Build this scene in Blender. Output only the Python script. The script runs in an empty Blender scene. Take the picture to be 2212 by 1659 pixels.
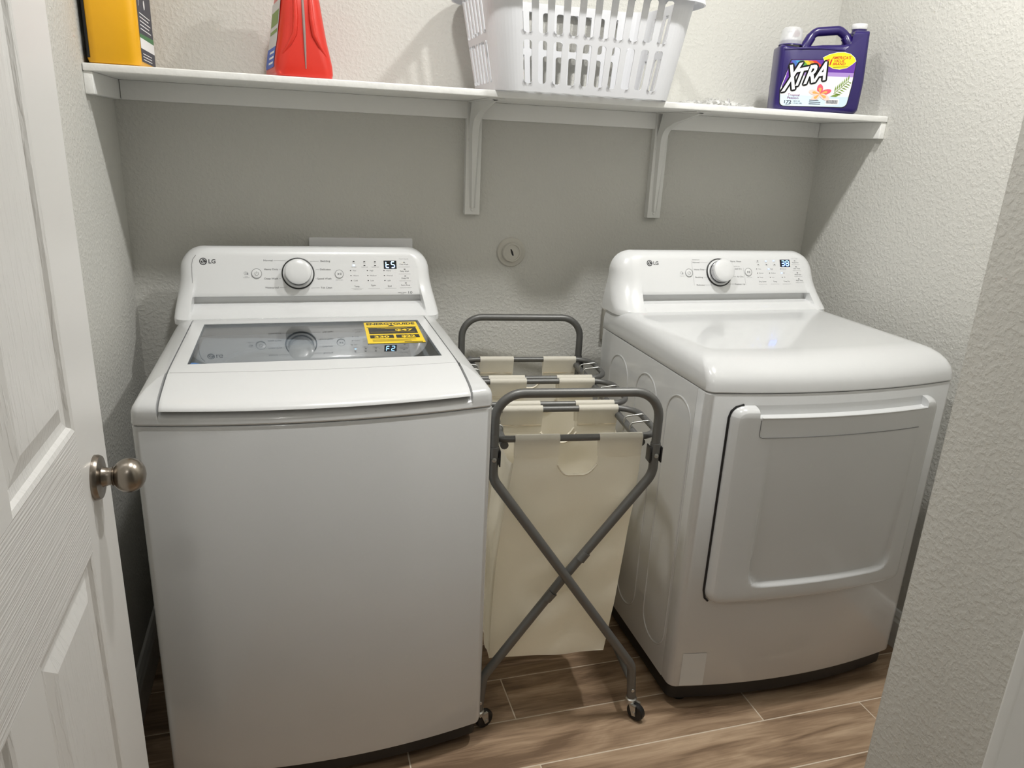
import bpy, bmesh, math, random
from mathutils import Vector, Matrix
random.seed(7)
S = bpy.context.scene
COL = S.collection
PI = math.pi

# ------------------------------------------------------------------ camera
def make_camera():
    cx, cy, cz, yaw, pitch, roll, f = .42, -2.2253, 1.4086, -.2953, -.3161, .0477, 1600.
    F = Vector((-math.sin(yaw)*math.cos(pitch), math.cos(yaw)*math.cos(pitch), math.sin(pitch)))
    R = Vector((math.cos(yaw), math.sin(yaw), 0)); U = R.cross(F)
    c, s = math.cos(roll), math.sin(roll)
    R2 = c*R + s*U; U2 = -s*R + c*U
    cd = bpy.data.cameras.new('camera'); cd.sensor_width = 36; cd.lens = f/2212*36; cd.clip_start = .02
    o = bpy.data.objects.new('camera', cd); COL.objects.link(o)
    m = Matrix((R2, U2, -F)).transposed().to_4x4(); m.translation = (cx, cy, cz)
    o.matrix_world = m; S.camera = o
make_camera()

# ------------------------------------------------------------------ world, exposure, lamp levels
w = bpy.data.worlds.new('world'); S.world = w; w.use_nodes = True
w.node_tree.nodes['Background'].inputs[0].default_value = (.9, .92, 1, 1)
w.node_tree.nodes['Background'].inputs[1].default_value = .15
S.view_settings.view_transform = 'Standard'; S.view_settings.look = 'None'
S.view_settings.gamma = 1; S.view_settings.use_curve_mapping = False
S.view_settings.exposure = 2.36
LAMPS = [((.64, -.935), 100), ((1.57, -.935), 130), ((.1, -2.75), 30)]     # ceiling lamps: place, emission strength
CEIL = 2.62

# ------------------------------------------------------------------ materials
def lin(r, g, b):
    f = lambda v: v/12.92 if v <= .04045 else ((v+.055)/1.055)**2.4
    return (f(r/255), f(g/255), f(b/255), 1)
def mat(name, color, rough=.5, metal=0, bump=None, coat=0, spec=.5, sss=0, trans=0, emit=None, vary=None, alpha=1):
    """bump=(scale,detail,strength,distance,(sx,sy,sz),lo,hi)  vary=(scale,amount,(sx,sy,sz))"""
    m = bpy.data.materials.new(name); m.use_nodes = True
    nt = m.node_tree; n = nt.nodes; l = nt.links; b = n['Principled BSDF']
    b.inputs['Base Color'].default_value = color if len(color) == 4 else (*color, 1)
    b.inputs['Roughness'].default_value = rough; b.inputs['Metallic'].default_value = metal
    b.inputs['Specular IOR Level'].default_value = spec
    b.inputs['Coat Weight'].default_value = coat; b.inputs['Coat Roughness'].default_value = .06
    b.inputs['Alpha'].default_value = alpha
    if emit:
        b.inputs['Emission Color'].default_value = emit[0]; b.inputs['Emission Strength'].default_value = emit[1]
    tc = None
    def noise(scale, detail, sc):
        nonlocal tc
        if tc is None: tc = n.new('ShaderNodeTexCoord')
        mp = n.new('ShaderNodeMapping'); mp.inputs['Scale'].default_value = sc
        l.new(tc.outputs['Object'], mp.inputs['Vector'])
        t = n.new('ShaderNodeTexNoise'); t.inputs['Scale'].default_value = scale; t.inputs['Detail'].default_value = detail
        l.new(mp.outputs[0], t.inputs['Vector']); return t
    if vary:
        t = noise(vary[0], 4, vary[2]); mx = n.new('ShaderNodeMix'); mx.data_type = 'RGBA'
        c = b.inputs['Base Color'].default_value
        mx.inputs[6].default_value = tuple(v*(1-vary[1]) for v in c[:3]) + (1,)
        mx.inputs[7].default_value = tuple(min(1, v*(1+vary[1])) for v in c[:3]) + (1,)
        l.new(t.outputs[0], mx.inputs[0]); l.new(mx.outputs[2], b.inputs['Base Color'])
    if bump:
        t = noise(bump[0], bump[1], bump[4]); rp = n.new('ShaderNodeMapRange')
        rp.inputs[1].default_value = bump[5]; rp.inputs[2].default_value = bump[6]; rp.interpolation_type = 'SMOOTHSTEP'
        l.new(t.outputs[0], rp.inputs[0])
        bp = n.new('ShaderNodeBump'); bp.inputs['Strength'].default_value = bump[2]; bp.inputs['Distance'].default_value = bump[3]
        l.new(rp.outputs[0], bp.inputs['Height']); l.new(bp.outputs[0], b.inputs['Normal'])
    if trans:                                   # thin translucent sheet
        out = n['Material Output']; tr = n.new('ShaderNodeBsdfTranslucent'); tr.inputs[0].default_value = b.inputs['Base Color'].default_value
        ms = n.new('ShaderNodeMixShader'); ms.inputs[0].default_value = trans
        l.new(b.outputs[0], ms.inputs[1]); l.new(tr.outputs[0], ms.inputs[2]); l.new(ms.outputs[0], out.inputs[0])
    return m
def film(name, tint, rough, ior, extra=0.0):
    """thin clear sheet: tinted transparency plus fresnel gloss"""
    m = bpy.data.materials.new(name); m.use_nodes = True; nt = m.node_tree; n = nt.nodes; l = nt.links
    n.remove(n['Principled BSDF'])
    t = n.new('ShaderNodeBsdfTransparent'); t.inputs[0].default_value = (*tint, 1)
    g = n.new('ShaderNodeBsdfGlossy'); g.inputs['Roughness'].default_value = rough; g.inputs[0].default_value = (1, 1, 1, 1)
    fr = n.new('ShaderNodeFresnel'); fr.inputs[0].default_value = ior
    ad = n.new('ShaderNodeMath'); ad.operation = 'ADD'; ad.use_clamp = True; ad.inputs[1].default_value = extra
    l.new(fr.outputs[0], ad.inputs[0])
    ms = n.new('ShaderNodeMixShader'); l.new(ad.outputs[0], ms.inputs[0]); l.new(t.outputs[0], ms.inputs[1]); l.new(g.outputs[0], ms.inputs[2])
    l.new(ms.outputs[0], n['Material Output'].inputs[0]); return m
PEEL = (105, 3, .27, .0035, (1, 1, 1), .40, .68)
M = {}
M['wall'] = mat('wall_paint', lin(205, 204, 198), .75, bump=PEEL, spec=.25)
M['ceiling'] = mat('ceiling_paint', lin(225, 223, 218), .8, bump=(80, 3, .4, .003, (1, 1, 1), .42, .66), spec=.2)
M['trim'] = mat('trim_paint', lin(226, 226, 223), .35)
M['shelf'] = mat('shelf_paint', lin(238, 238, 235), .4, bump=(60, 2, .25, .0015, (1, 1, 1), .3, .7))
M['grain_h'] = mat('door_paint_grain_across', lin(226, 225, 222), .38, bump=(9, 3, .3, .0018, (8, .6, 42), .42, .60))
M['grain_v'] = mat('door_paint_grain_down', lin(226, 225, 222), .38, bump=(7, 3, .3, .0018, (6, 20, 2.2), .5, .62))
M['door_plain'] = mat('door_paint', lin(226, 225, 222), .36)
M['enamel'] = mat('white_enamel', lin(208, 209, 209), .22, coat=.5, spec=.5)
M['plastic'] = mat('white_plastic', lin(222, 223, 223), .28, coat=.35)
M['seam'] = mat('grey_seam', lin(120, 120, 120), .6)
M['print'] = mat('grey_print', lin(105, 106, 108), .6)
M['print_light'] = mat('pale_grey_print', lin(150, 151, 153), .6)
M['logo'] = mat('dark_grey_logo', lin(62, 62, 64), .5)
M['black'] = mat('black_plastic', lin(22, 22, 23), .45)
M['blackgloss'] = mat('black_display', lin(5, 5, 8), .12)
M['digit'] = mat('lit_digit', lin(150, 200, 255), .5, emit=(lin(140, 195, 255), 1.3))
M['digit2'] = mat('lit_digit_blue', lin(90, 140, 255), .5, emit=(lin(95, 140, 255), 1.6))
M['chrome'] = mat('chrome', lin(190, 190, 192), .12, 1)
M['nickel'] = mat('satin_nickel', lin(150, 142, 132), .28, 1, bump=(200, 2, .05, .0004, (1, 1, 14), .3, .7))
M['steel'] = mat('zinc_steel', lin(190, 190, 186), .3, .9)
M['tub'] = mat('tub_grey', lin(120, 124, 128), .4, .3)
M['tubring'] = mat('tub_ring', lin(215, 217, 220), .35)
M['glass'] = film('smoked_lid_glass', (.58, .62, .65), .012, 1.6, .05)
M['clear'] = film('clear_bag_film', (.93, .93, .93), .12, 1.35, .06)
M['cap_clear'] = mat('frosted_cap', lin(235, 236, 238), .3, alpha=.45)
M['yellow_tag'] = mat('yellow_label', lin(244, 208, 20), .45)
M['tag_ink'] = mat('label_ink', lin(28, 26, 18), .5)
M['frame'] = mat('grey_tube', lin(112, 112, 110), .42, .55, bump=(300, 2, .08, .0003, (1, 1, 1), .3, .7))
M['bracket_dark'] = mat('dark_clip', lin(60, 60, 60), .4, .5)
M['canvas'] = mat('cream_canvas', lin(255, 250, 236), .55, bump=(260, 2, .12, .0005, (1, 1, 1), .3, .7), trans=.42, spec=.45)
M['basket'] = mat('white_basket_plastic', lin(236, 237, 240), .35, trans=.25)
M['yellow'] = mat('yellow_jug_plastic', lin(238, 176, 24), .38)
M['red'] = mat('red_jug_plastic', lin(206, 48, 34), .35)
M['purple'] = mat('purple_jug_plastic', lin(34, 18, 92), .3, coat=.2)
M['navy'] = mat('navy_label', lin(40, 42, 62), .45)
M['green'] = mat('green_ink', lin(60, 120, 70), .5)
M['white'] = mat('white_ink', lin(240, 240, 240), .5)
M['paleblue'] = mat('pale_blue_label', lin(206, 226, 238), .4)
M['blueink'] = mat('blue_ink', lin(50, 90, 190), .5)
M['violet'] = mat('violet_label', lin(100, 50, 160), .4)
M['lilac'] = mat('lilac_label', lin(170, 140, 205), .4)
M['yellowink'] = mat('bright_yellow_ink', lin(252, 226, 30), .45)
M['redink'] = mat('red_ink', lin(200, 40, 30), .5)
M['pink'] = mat('pink_petal', lin(226, 90, 110), .5)
M['peach'] = mat('orange_petal', lin(250, 170, 90), .5)
M['blush'] = mat('blush_petal', lin(246, 205, 195), .5)
M['leafink'] = mat('leaf_ink', lin(120, 150, 60), .5)
M['plum'] = mat('plum_ink', lin(130, 60, 120), .5)
M['doseclear'] = mat('dose_strip', lin(150, 135, 130), .25)
M['grout'] = mat('beige_grout', lin(215, 200, 180), .9, bump=(200, 2, .2, .001, (1, 1, 1), .3, .7))
for i, c in enumerate([(70, 110, 190), (70, 160, 200), (90, 160, 60), (225, 200, 50), (235, 140, 40), (215, 60, 40)]):
    M['rb%d' % i] = mat('rainbow_ink_%d' % i, lin(*c), .45)

def wood_tile():
    m = bpy.data.materials.new('wood_look_tile'); m.use_nodes = True; nt = m.node_tree; n = nt.nodes; l = nt.links; b = n['Principled BSDF']
    tc = n.new('ShaderNodeTexCoord'); oi = n.new('ShaderNodeObjectInfo')
    off = n.new('ShaderNodeVectorMath'); off.operation = 'ADD'
    cb = n.new('ShaderNodeCombineXYZ'); mu = n.new('ShaderNodeMath'); mu.operation = 'MULTIPLY'; mu.inputs[1].default_value = 37
    l.new(oi.outputs['Random'], mu.inputs[0]); l.new(mu.outputs[0], cb.inputs[0]); l.new(mu.outputs[0], cb.inputs[1])
    l.new(tc.outputs['Object'], off.inputs[0]); l.new(cb.outputs[0], off.inputs[1])
    def nz(sc, scale, det, dist=0):
        mp = n.new('ShaderNodeMapping'); mp.inputs['Scale'].default_value = sc; l.new(off.outputs[0], mp.inputs[0])
        t = n.new('ShaderNodeTexNoise'); t.inputs['Scale'].default_value = scale; t.inputs['Detail'].default_value = det; t.inputs['Distortion'].default_value = dist
        l.new(mp.outputs[0], t.inputs['Vector']); return t
    big = nz((1.2, 7, 1), 2.6, 5, 1.2); fine = nz((3, 60, 1), 3, 6, .4); cross = nz((9, 16, 1), 5, 4, .6)
    cr = n.new('ShaderNodeValToRGB'); e = cr.color_ramp
    e.elements[0].position = .28; e.elements[0].color = lin(118, 95, 74)
    e.elements[1].position = .72; e.elements[1].color = lin(196, 170, 142)
    k = e.elements.new(.5); k.color = lin(163, 137, 111)
    ad = n.new('ShaderNodeMath'); ad.operation = 'MULTIPLY_ADD'; ad.inputs[1].default_value = .35
    sb = n.new('ShaderNodeMath'); sb.operation = 'SUBTRACT'; sb.inputs[1].default_value = .5
    l.new(fine.outputs[0], sb.inputs[0]); l.new(sb.outputs[0], ad.inputs[0]); l.new(big.outputs[0], ad.inputs[2])
    ad2 = n.new('ShaderNodeMath'); ad2.operation = 'MULTIPLY_ADD'; ad2.inputs[1].default_value = .18
    sb2 = n.new('ShaderNodeMath'); sb2.operation = 'SUBTRACT'; sb2.inputs[1].default_value = .5
    l.new(oi.outputs['Random'], sb2.inputs[0]); l.new(sb2.outputs[0], ad2.inputs[0]); l.new(ad.outputs[0], ad2.inputs[2])
    l.new(ad2.outputs[0], cr.inputs[0]); l.new(cr.outputs[0], b.inputs['Base Color'])
    b.inputs['Roughness'].default_value = .42
    bp = n.new('ShaderNodeBump'); bp.inputs['Strength'].default_value = .25; bp.inputs['Distance'].default_value = .0012
    mm = n.new('ShaderNodeMath'); mm.operation = 'ADD'; l.new(fine.outputs[0], mm.inputs[0]); l.new(cross.outputs[0], mm.inputs[1])
    l.new(mm.outputs[0], bp.inputs['Height']); l.new(bp.outputs[0], b.inputs['Normal']); return m
M['tile'] = wood_tile()

# ------------------------------------------------------------------ mesh helpers
class MB:
    """collects vertices and faces; .build links them as one mesh object"""
    def __init__(s): s.v = []; s.f = []
    def add(s, vs, fs):
        k = len(s.v); s.v += [tuple(v) for v in vs]; s.f += [tuple(i+k for i in f) for f in fs]; return s
    def box(s, a, b, m=None):
        (x0, y0, z0), (x1, y1, z1) = a, b
        vs = [(x0, y0, z0), (x1, y0, z0), (x1, y1, z0), (x0, y1, z0), (x0, y0, z1), (x1, y0, z1), (x1, y1, z1), (x0, y1, z1)]
        return s.add(vs, [(0, 3, 2, 1), (4, 5, 6, 7), (0, 1, 5, 4), (1, 2, 6, 5), (2, 3, 7, 6), (3, 0, 4, 7)])
    def loft(s, rings, closed=True, cap0=True, cap1=True):
        n = len(rings[0]); vs = [p for r in rings for p in r]; fs = []
        for i in range(len(rings)-1):
            for j in range(n if closed else n-1):
                a, b = i*n+j, i*n+(j+1) % n; fs.append((a, b, b+n, a+n))
        if cap0: fs.append(tuple(range(n))[::-1])
        if cap1: fs.append(tuple(range((len(rings)-1)*n, len(rings)*n)))
        return s.add(vs, fs)
    def tube(s, pts, r, seg=10, closed=False, caps=True):
        P = [Vector(p) for p in pts]; n = len(P); rings = []; prev = None
        for i in range(n):
            if closed: t = (P[(i+1) % n]-P[i-1])
            else: t = P[min(i+1, n-1)]-P[max(i-1, 0)]
            t.normalize()
            if prev is None:
                a = Vector((0, 0, 1)) if abs(t.z) < .9 else Vector((1, 0, 0)); u = t.cross(a).normalized()
            else:
                u = prev - t*prev.dot(t); u.normalize()
            prev = u; vv = t.cross(u)
            rr = r[i] if isinstance(r, (list, tuple)) else r
            rings.append([P[i]+rr*(math.cos(2*PI*k/seg)*u+math.sin(2*PI*k/seg)*vv) for k in range(seg)])
        if closed: rings.append(rings[0]); caps = False
        return s.loft(rings, True, caps, caps)
    def lathe(s, prof, O, ax, seg=24, cap0=True, cap1=True):
        """prof=(radius,height) along axis ax from O"""
        ax = Vector(ax).normalized(); a = Vector((0, 0, 1)) if abs(ax.z) < .9 else Vector((1, 0, 0))
        u = ax.cross(a).normalized(); v = ax.cross(u); O = Vector(O)
        return s.loft([[O+ax*h+r*(math.cos(2*PI*k/seg)*u+math.sin(2*PI*k/seg)*v) for k in range(seg)] for r, h in prof], True, cap0, cap1)
    def grid(s, fn, us, vs, keep=None):
        n = len(vs); pts = [fn(u, v) for u in us for v in vs]; fs = []
        for i in range(len(us)-1):
            for j in range(n-1):
                if keep is None or keep((us[i]+us[i+1])/2, (vs[j]+vs[j+1])/2):
                    fs.append((i*n+j, (i+1)*n+j, (i+1)*n+j+1, i*n+j+1))
        return s.add(pts, fs)
    def build(s, name, m, parent=None, smooth=None, bevel=0, solid=0, weld=0, mods=None):
        me = bpy.data.meshes.new(name); me.from_pydata([tuple(v) for v in s.v], [], s.f)
        bm = bmesh.new(); bm.from_mesh(me)
        if weld: bmesh.ops.remove_doubles(bm, verts=bm.verts, dist=weld)
        used = [v for v in bm.verts if not v.link_faces]
        if used: bmesh.ops.delete(bm, geom=used, context='VERTS')
        bmesh.ops.recalc_face_normals(bm, faces=bm.faces)
        if bevel:
            ed = [e for e in bm.edges if len(e.link_faces) == 2 and e.calc_face_angle(0) > .5]
            bmesh.ops.bevel(bm, geom=ed, offset=bevel, segments=3, affect='EDGES', profile=.5)
        bm.to_mesh(me); bm.free()
        me.materials.append(M[m] if isinstance(m, str) else m)
        if smooth is not None or bevel:
            me.polygons.foreach_set('use_smooth', [True]*len(me.polygons)); me.set_sharp_from_angle(angle=math.radians(smooth or 35))
        o = bpy.data.objects.new(name, me); COL.objects.link(o)
        if parent: o.parent = parent
        if solid:
            md = o.modifiers.new('solid', 'SOLIDIFY'); md.thickness = solid; md.offset = 0
        return o
def bx(name, a, b, m, parent=None, bevel=0): return MB().box(a, b).build(name, m, parent, bevel=bevel)
def empty(name, loc, rz=0):
    o = bpy.data.objects.new(name, None); COL.objects.link(o); o.location = loc; o.rotation_euler = (0, 0, rz); o.empty_display_size = .05; return o
def tag(o, label=None, cat=None, group=None, kind=None):
    if label: o['label'] = label
    if cat: o['category'] = cat
    if group: o['group'] = group
    if kind: o['kind'] = kind
    return o
def fillet(pts, r, seg=7, closed=False):
    P = [Vector(p) for p in pts]; out = []; n = len(P)
    for i in range(n):
        if not closed and i in (0, n-1): out.append(P[i]); continue
        a, b, c = P[i-1], P[i], P[(i+1) % n]; rr = r[i] if isinstance(r, (list, tuple)) else r
        d1 = (a-b); d2 = (c-b); l1, l2 = d1.length, d2.length; d1.normalize(); d2.normalize()
        ang = math.acos(max(-1, min(1, d1.dot(d2)))); t = min(rr/math.tan(ang/2), l1*.49, l2*.49) if ang < 3.1 else 0
        if t < 1e-5: out.append(b); continue
        p0, p2 = b+d1*t, b+d2*t
        rad = t*math.tan(ang/2); cen = b+(d1+d2).normalized()*(rad/math.sin(ang/2))
        v0, v2 = p0-cen, p2-cen; tot = v0.angle(v2); ax = v0.cross(v2).normalized()
        for k in range(seg+1): out.append(cen+Matrix.Rotation(tot*k/seg, 3, ax) @ v0)
    return out
def rrect(x0, x1, y0, y1, r, seg=6):
    r4 = r if isinstance(r, (list, tuple)) else [r]*4; out = []
    for (cx, cy, a0, rr) in ((x1-r4[0], y1-r4[0], 0, r4[0]), (x0+r4[1], y1-r4[1], 90, r4[1]), (x0+r4[2], y0+r4[2], 180, r4[2]), (x1-r4[3], y0+r4[3], 270, r4[3])):
        for k in range(seg+1):
            a = math.radians(a0+90*k/seg); out.append((cx+rr*math.cos(a), cy+rr*math.sin(a)))
    return out
class Frame:
    """flat frame on a face: u right, v up, n out"""
    def __init__(s, O, u, v): s.O = Vector(O); s.u = Vector(u).normalized(); s.v = Vector(v).normalized(); s.n = s.u.cross(s.v)
    def __call__(s, a, b, c=0): return s.O+a*s.u+b*s.v+c*s.n
_txt = {}
def text_geo(body, size, bold=0, shear=0, align='LEFT'):
    key = (body, size, bold, shear, align)
    if key in _txt: return _txt[key]
    cu = bpy.data.curves.new('t', 'FONT'); cu.body = body; cu.size = size; cu.offset = bold; cu.shear = shear; cu.align_x = align; cu.resolution_u = 3
    o = bpy.data.objects.new('t', cu); COL.objects.link(o); dg = bpy.context.evaluated_depsgraph_get()
    me = bpy.data.meshes.new_from_object(o.evaluated_get(dg))
    vs = [tuple(v.co) for v in me.vertices]; fs = [tuple(p.vertices) for p in me.polygons]
    bpy.data.objects.remove(o); bpy.data.curves.remove(cu); bpy.data.meshes.remove(me)
    _txt[key] = (vs, fs); return vs, fs
def put_text(mb, fr, body, u, v, width=None, size=.01, n=.0004, bold=0, shear=0, align='LEFT', sy=1, rot=0):
    vs, fs = text_geo(body, 1.0, bold, shear, 'LEFT')
    x0 = min(p[0] for p in vs); x1 = max(p[0] for p in vs)
    sx = width/(x1-x0) if width else size; syy = (width/(x1-x0) if width and not size else size)*sy
    dx = {'LEFT': 0, 'CENTER': -(x1-x0)/2, 'RIGHT': -(x1-x0)}[align]
    c, s_ = math.cos(rot), math.sin(rot); out = []
    for p in vs:
        a, b = (p[0]-x0+dx)*sx, p[1]*syy
        out.append(fr(u+a*c-b*s_, v+a*s_+b*c, n))
    mb.add(out, fs)
def put_poly(mb, fr, pts, n=.0003): mb.add([fr(a, b, n) for a, b in pts], [tuple(range(len(pts)))])
def put_line(mb, fr, a, b, wd=.0006, n=.0004):
    d = Vector((b[0]-a[0], b[1]-a[1])); d.normalize(); q = Vector((-d.y, d.x))*wd/2
    put_poly(mb, fr, [(a[0]+q.x, a[1]+q.y), (a[0]-q.x, a[1]-q.y), (b[0]-q.x, b[1]-q.y), (b[0]+q.x, b[1]+q.y)], n)
def put_ring(mb, fr, c, r, wd, n=.0004, seg=32, a0=0, a1=360):
    full = a1-a0 >= 360; vs = []; fs = []
    for k in range(seg+1):
        a = math.radians(a0+(a1-a0)*k/seg)
        vs += [fr(c[0]+(r-wd/2)*math.cos(a), c[1]+(r-wd/2)*math.sin(a), n), fr(c[0]+(r+wd/2)*math.cos(a), c[1]+(r+wd/2)*math.sin(a), n)]
    for k in range(seg): fs.append((2*k, 2*k+2, 2*k+3, 2*k+1))
    mb.add(vs, fs)
def disc(c, r, seg=24): return [(c[0]+r*math.cos(2*PI*k/seg), c[1]+r*math.sin(2*PI*k/seg)) for k in range(seg)]
def sstep(a, b, x):
    t = max(0, min(1, (x-a)/(b-a))); return t*t*(3-2*t)
def lerp(a, b, t): return a+(b-a)*t
def span(a, b, n): return [a+(b-a)*i/n for i in range(n+1)]
def copy_tree(o, parent=None):
    c = o.copy(); COL.objects.link(c); c.parent = parent
    for ch in list(o.children): copy_tree(ch, c)
    return c

# ------------------------------------------------------------------ room shell
RW = 2.13; DOORY = -1.865; EX = 1.40; EY = -1.358
def structure(name, o, label, cat): tag(o, label, cat, kind='structure'); return o
structure('wall_back', bx('wall_back', (-.12, 0, -.02), (2.3, .12, CEIL), 'wall'), 'greige textured back wall behind the washer and dryer', 'wall')
structure('wall_left', bx('wall_left', (-.12, -1.985, -.02), (0, 0, CEIL), 'wall'), 'greige textured side wall behind the open door', 'wall')
structure('wall_right', bx('wall_right', (RW, EY, -.02), (2.3, 0, CEIL), 'wall'), 'greige textured side wall beside the dryer', 'wall')
o = MB().box((EX, -1.985, -.02), (2.3, EY, CEIL)).build('wall_entry', 'wall')
bm = bmesh.new(); bm.from_mesh(o.data)
bmesh.ops.bevel(bm, geom=[e for e in bm.edges if all(abs(v.co.x-EX) < 1e-4 and abs(v.co.y-EY) < 1e-4 for v in e.verts)], offset=.018, segments=5, affect='EDGES')
bm.to_mesh(o.data); bm.free(); o.data.polygons.foreach_set('use_smooth', [True]*len(o.data.polygons)); o.data.set_sharp_from_angle(angle=.6)
structure('wall_entry', o, 'heavily textured wall corner close at the right edge', 'wall')
JX0, JX1 = .122, .978
mb = MB(); mb.box((0, -1.985, -.02), (JX0-.02, DOORY, CEIL)); mb.box((JX1+.02, -1.985, -.02), (EX, DOORY, CEIL)); mb.box((JX0-.02, -1.985, 2.06), (JX1+.02, DOORY, CEIL))
structure('wall_front', mb.build('wall_front', 'wall'), 'wall with the doorway the view looks through', 'wall')
mb = MB(); mb.box((JX1, -1.985, 0), (JX1+.02, DOORY, 2.06)); mb.box((JX0-.02, -1.985, 0), (JX0, DOORY, 2.06)); mb.box((JX0, -1.985, 2.04), (JX1, DOORY, 2.06))
structure('trim_1', mb.build('trim_1', 'trim'), 'white painted door jamb at the lower right edge', 'trim')
mb = MB(); mb.box((JX1+.006, DOORY, 0), (JX1+.066, DOORY+.016, 2.12)); mb.box((JX1+.052, DOORY+.016, 0), (JX1+.066, DOORY+.02, 2.12)); mb.box((JX0-.07, DOORY, 2.046), (JX1+.006, DOORY+.016, 2.106)); mb.box((JX0-.07, DOORY, 0), (JX0-.006, DOORY+.012, 2.046))
structure('trim_2', mb.build('trim_2', 'trim', bevel=.003), 'white door casing on the room side of the doorway', 'trim')
structure('ceiling', bx('ceiling', (-.9, -3.5, CEIL), (2.7, .12, CEIL+.1), 'ceiling'), 'white textured ceiling over the room', 'ceiling')
for nm, a, b, lab in (('wall_hall_back', (-.9, -3.6, -.02), (2.7, -3.5, CEIL), 'hall wall behind the viewer'), ('wall_hall_left', (-1.0, -3.5, -.02), (-.9, -1.985, CEIL), 'hall side wall beyond the door hinge'),
                      ('wall_hall_right', (2.7, -3.5, -.02), (2.8, -1.985, CEIL), 'hall side wall at the far right'), ('wall_hall_front', (2.3, -1.985, -.02), (2.7, -1.9, CEIL), 'hall wall stub right of the doorway'), ('wall_hall_stub', (-.9, -1.985, -.02), (-.12, -1.9, CEIL), 'hall wall stub left of the doorway')):
    structure(nm, bx(nm, a, b, 'wall'), lab, 'wall')
# floor: grout bed with wood-look planks laid on it
fl = structure('floor', bx('floor', (-.9, -3.5, -.06), (2.7, .0, -.0010), 'grout'), 'brown wood-look plank tile floor with pale grout', 'floor')
PL, PW, GR = .917, .153, .0035
offs = {4: .001, 5: .633, 6: .016, 7: .33, 3: .60, 2: .30, 1: 0, 0: .62}
_pm = {}
def plank(x0, x1, y0, y1):
    key = (round(x1-x0, 4), round(y1-y0, 4))
    if key not in _pm:
        m = MB(); X, Y, b = key[0]/2, key[1]/2, .0009
        r = lambda d, z: [(-X+d, -Y+d, z), (X-d, -Y+d, z), (X-d, Y-d, z), (-X+d, Y-d, z)]
        m.loft([r(0, -.009), r(0, -b), r(b, 0)], True, False, True)
        o = m.build('plank', 'tile', fl); _pm[key] = o.data
    else:
        o = bpy.data.objects.new('plank', _pm[key]); COL.objects.link(o); o.parent = fl
    o.location = ((x0+x1)/2, (y0+y1)/2, 0)
for r in range(14):
    y1 = -PW*r-GR/2; y0 = -PW*(r+1)+GR/2
    lo, hi = (0, RW) if y0 > EY-.05 else ((0, EX) if y0 > DOORY-.05 else (JX0, JX1))
    x = (offs.get(r, (r*.305) % PL)) - PL
    while x < hi:
        a, b = max(x+GR/2, lo), min(x+PL-GR/2, hi)
        if b-a > .03: plank(a, b, y0, y1)
        x += PL
# baseboards
def baseboard(name, a, b, depth_axis, sgn, lab):
    prof = [(0, 0), (.014, 0), (.014, .085), (.011, .095), (.011, .103), (.006, .117), (0, .12)]
    rings = []
    for p in (a, b):
        rings.append([(p[0]+sgn*d, p[1], z) if depth_axis == 0 else (p[0], p[1]+sgn*d, z) for d, z in prof])
    structure(name, MB().loft(rings).build(name, 'trim'), lab, 'baseboard')
baseboard('baseboard_left', (0, -1.0, 0), (0, -.014, 0), 0, 1, 'white baseboard in the dark gap left of the washer')
baseboard('baseboard_back', (.014, 0, 0), (RW-.014, 0, 0), 1, -1, 'white baseboard along the back wall')
baseboard('baseboard_right', (RW, EY, 0), (RW, -.014, 0), 0, -1, 'white baseboard beside the dryer')

baseboard('baseboard_return', (EX, EY, 0), (RW-.014, EY, 0), 1, 1, 'white baseboard on the wall stub facing the dryer')
baseboard('baseboard_entry', (EX, DOORY+.02, 0), (EX, EY-.018, 0), 0, -1, 'white baseboard at the foot of the entry wall')

# ------------------------------------------------------------------ ceiling lamps (out of view, they light the room)
for i, ((x, y), e) in enumerate(LAMPS):
    lab = ['round ceiling light over the washer', 'round ceiling light over the dryer', 'round ceiling light in the hall'][i]
    t = tag(empty('ceiling_light', (x, y, CEIL)), lab, 'ceiling light', 'round ceiling lights')
    MB().lathe([(.085, 0), (.085, -.006), (.075, -.012), (.055, -.012), (.052, -.006)], (0, 0, 0), (0, 0, 1), 32, False, False).build('trim_ring', 'trim', t, smooth=30)
    me = mat('lamp_lens_%d' % i, (1, 1, 1), .5, emit=((1, .992, .972, 1), e))
    MB().lathe([(.052, -.010), (.03, -.013), (.001, -.014)], (0, 0, 0), (0, 0, 1), 32, False, True).build('lens', me, t, smooth=30)

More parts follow.
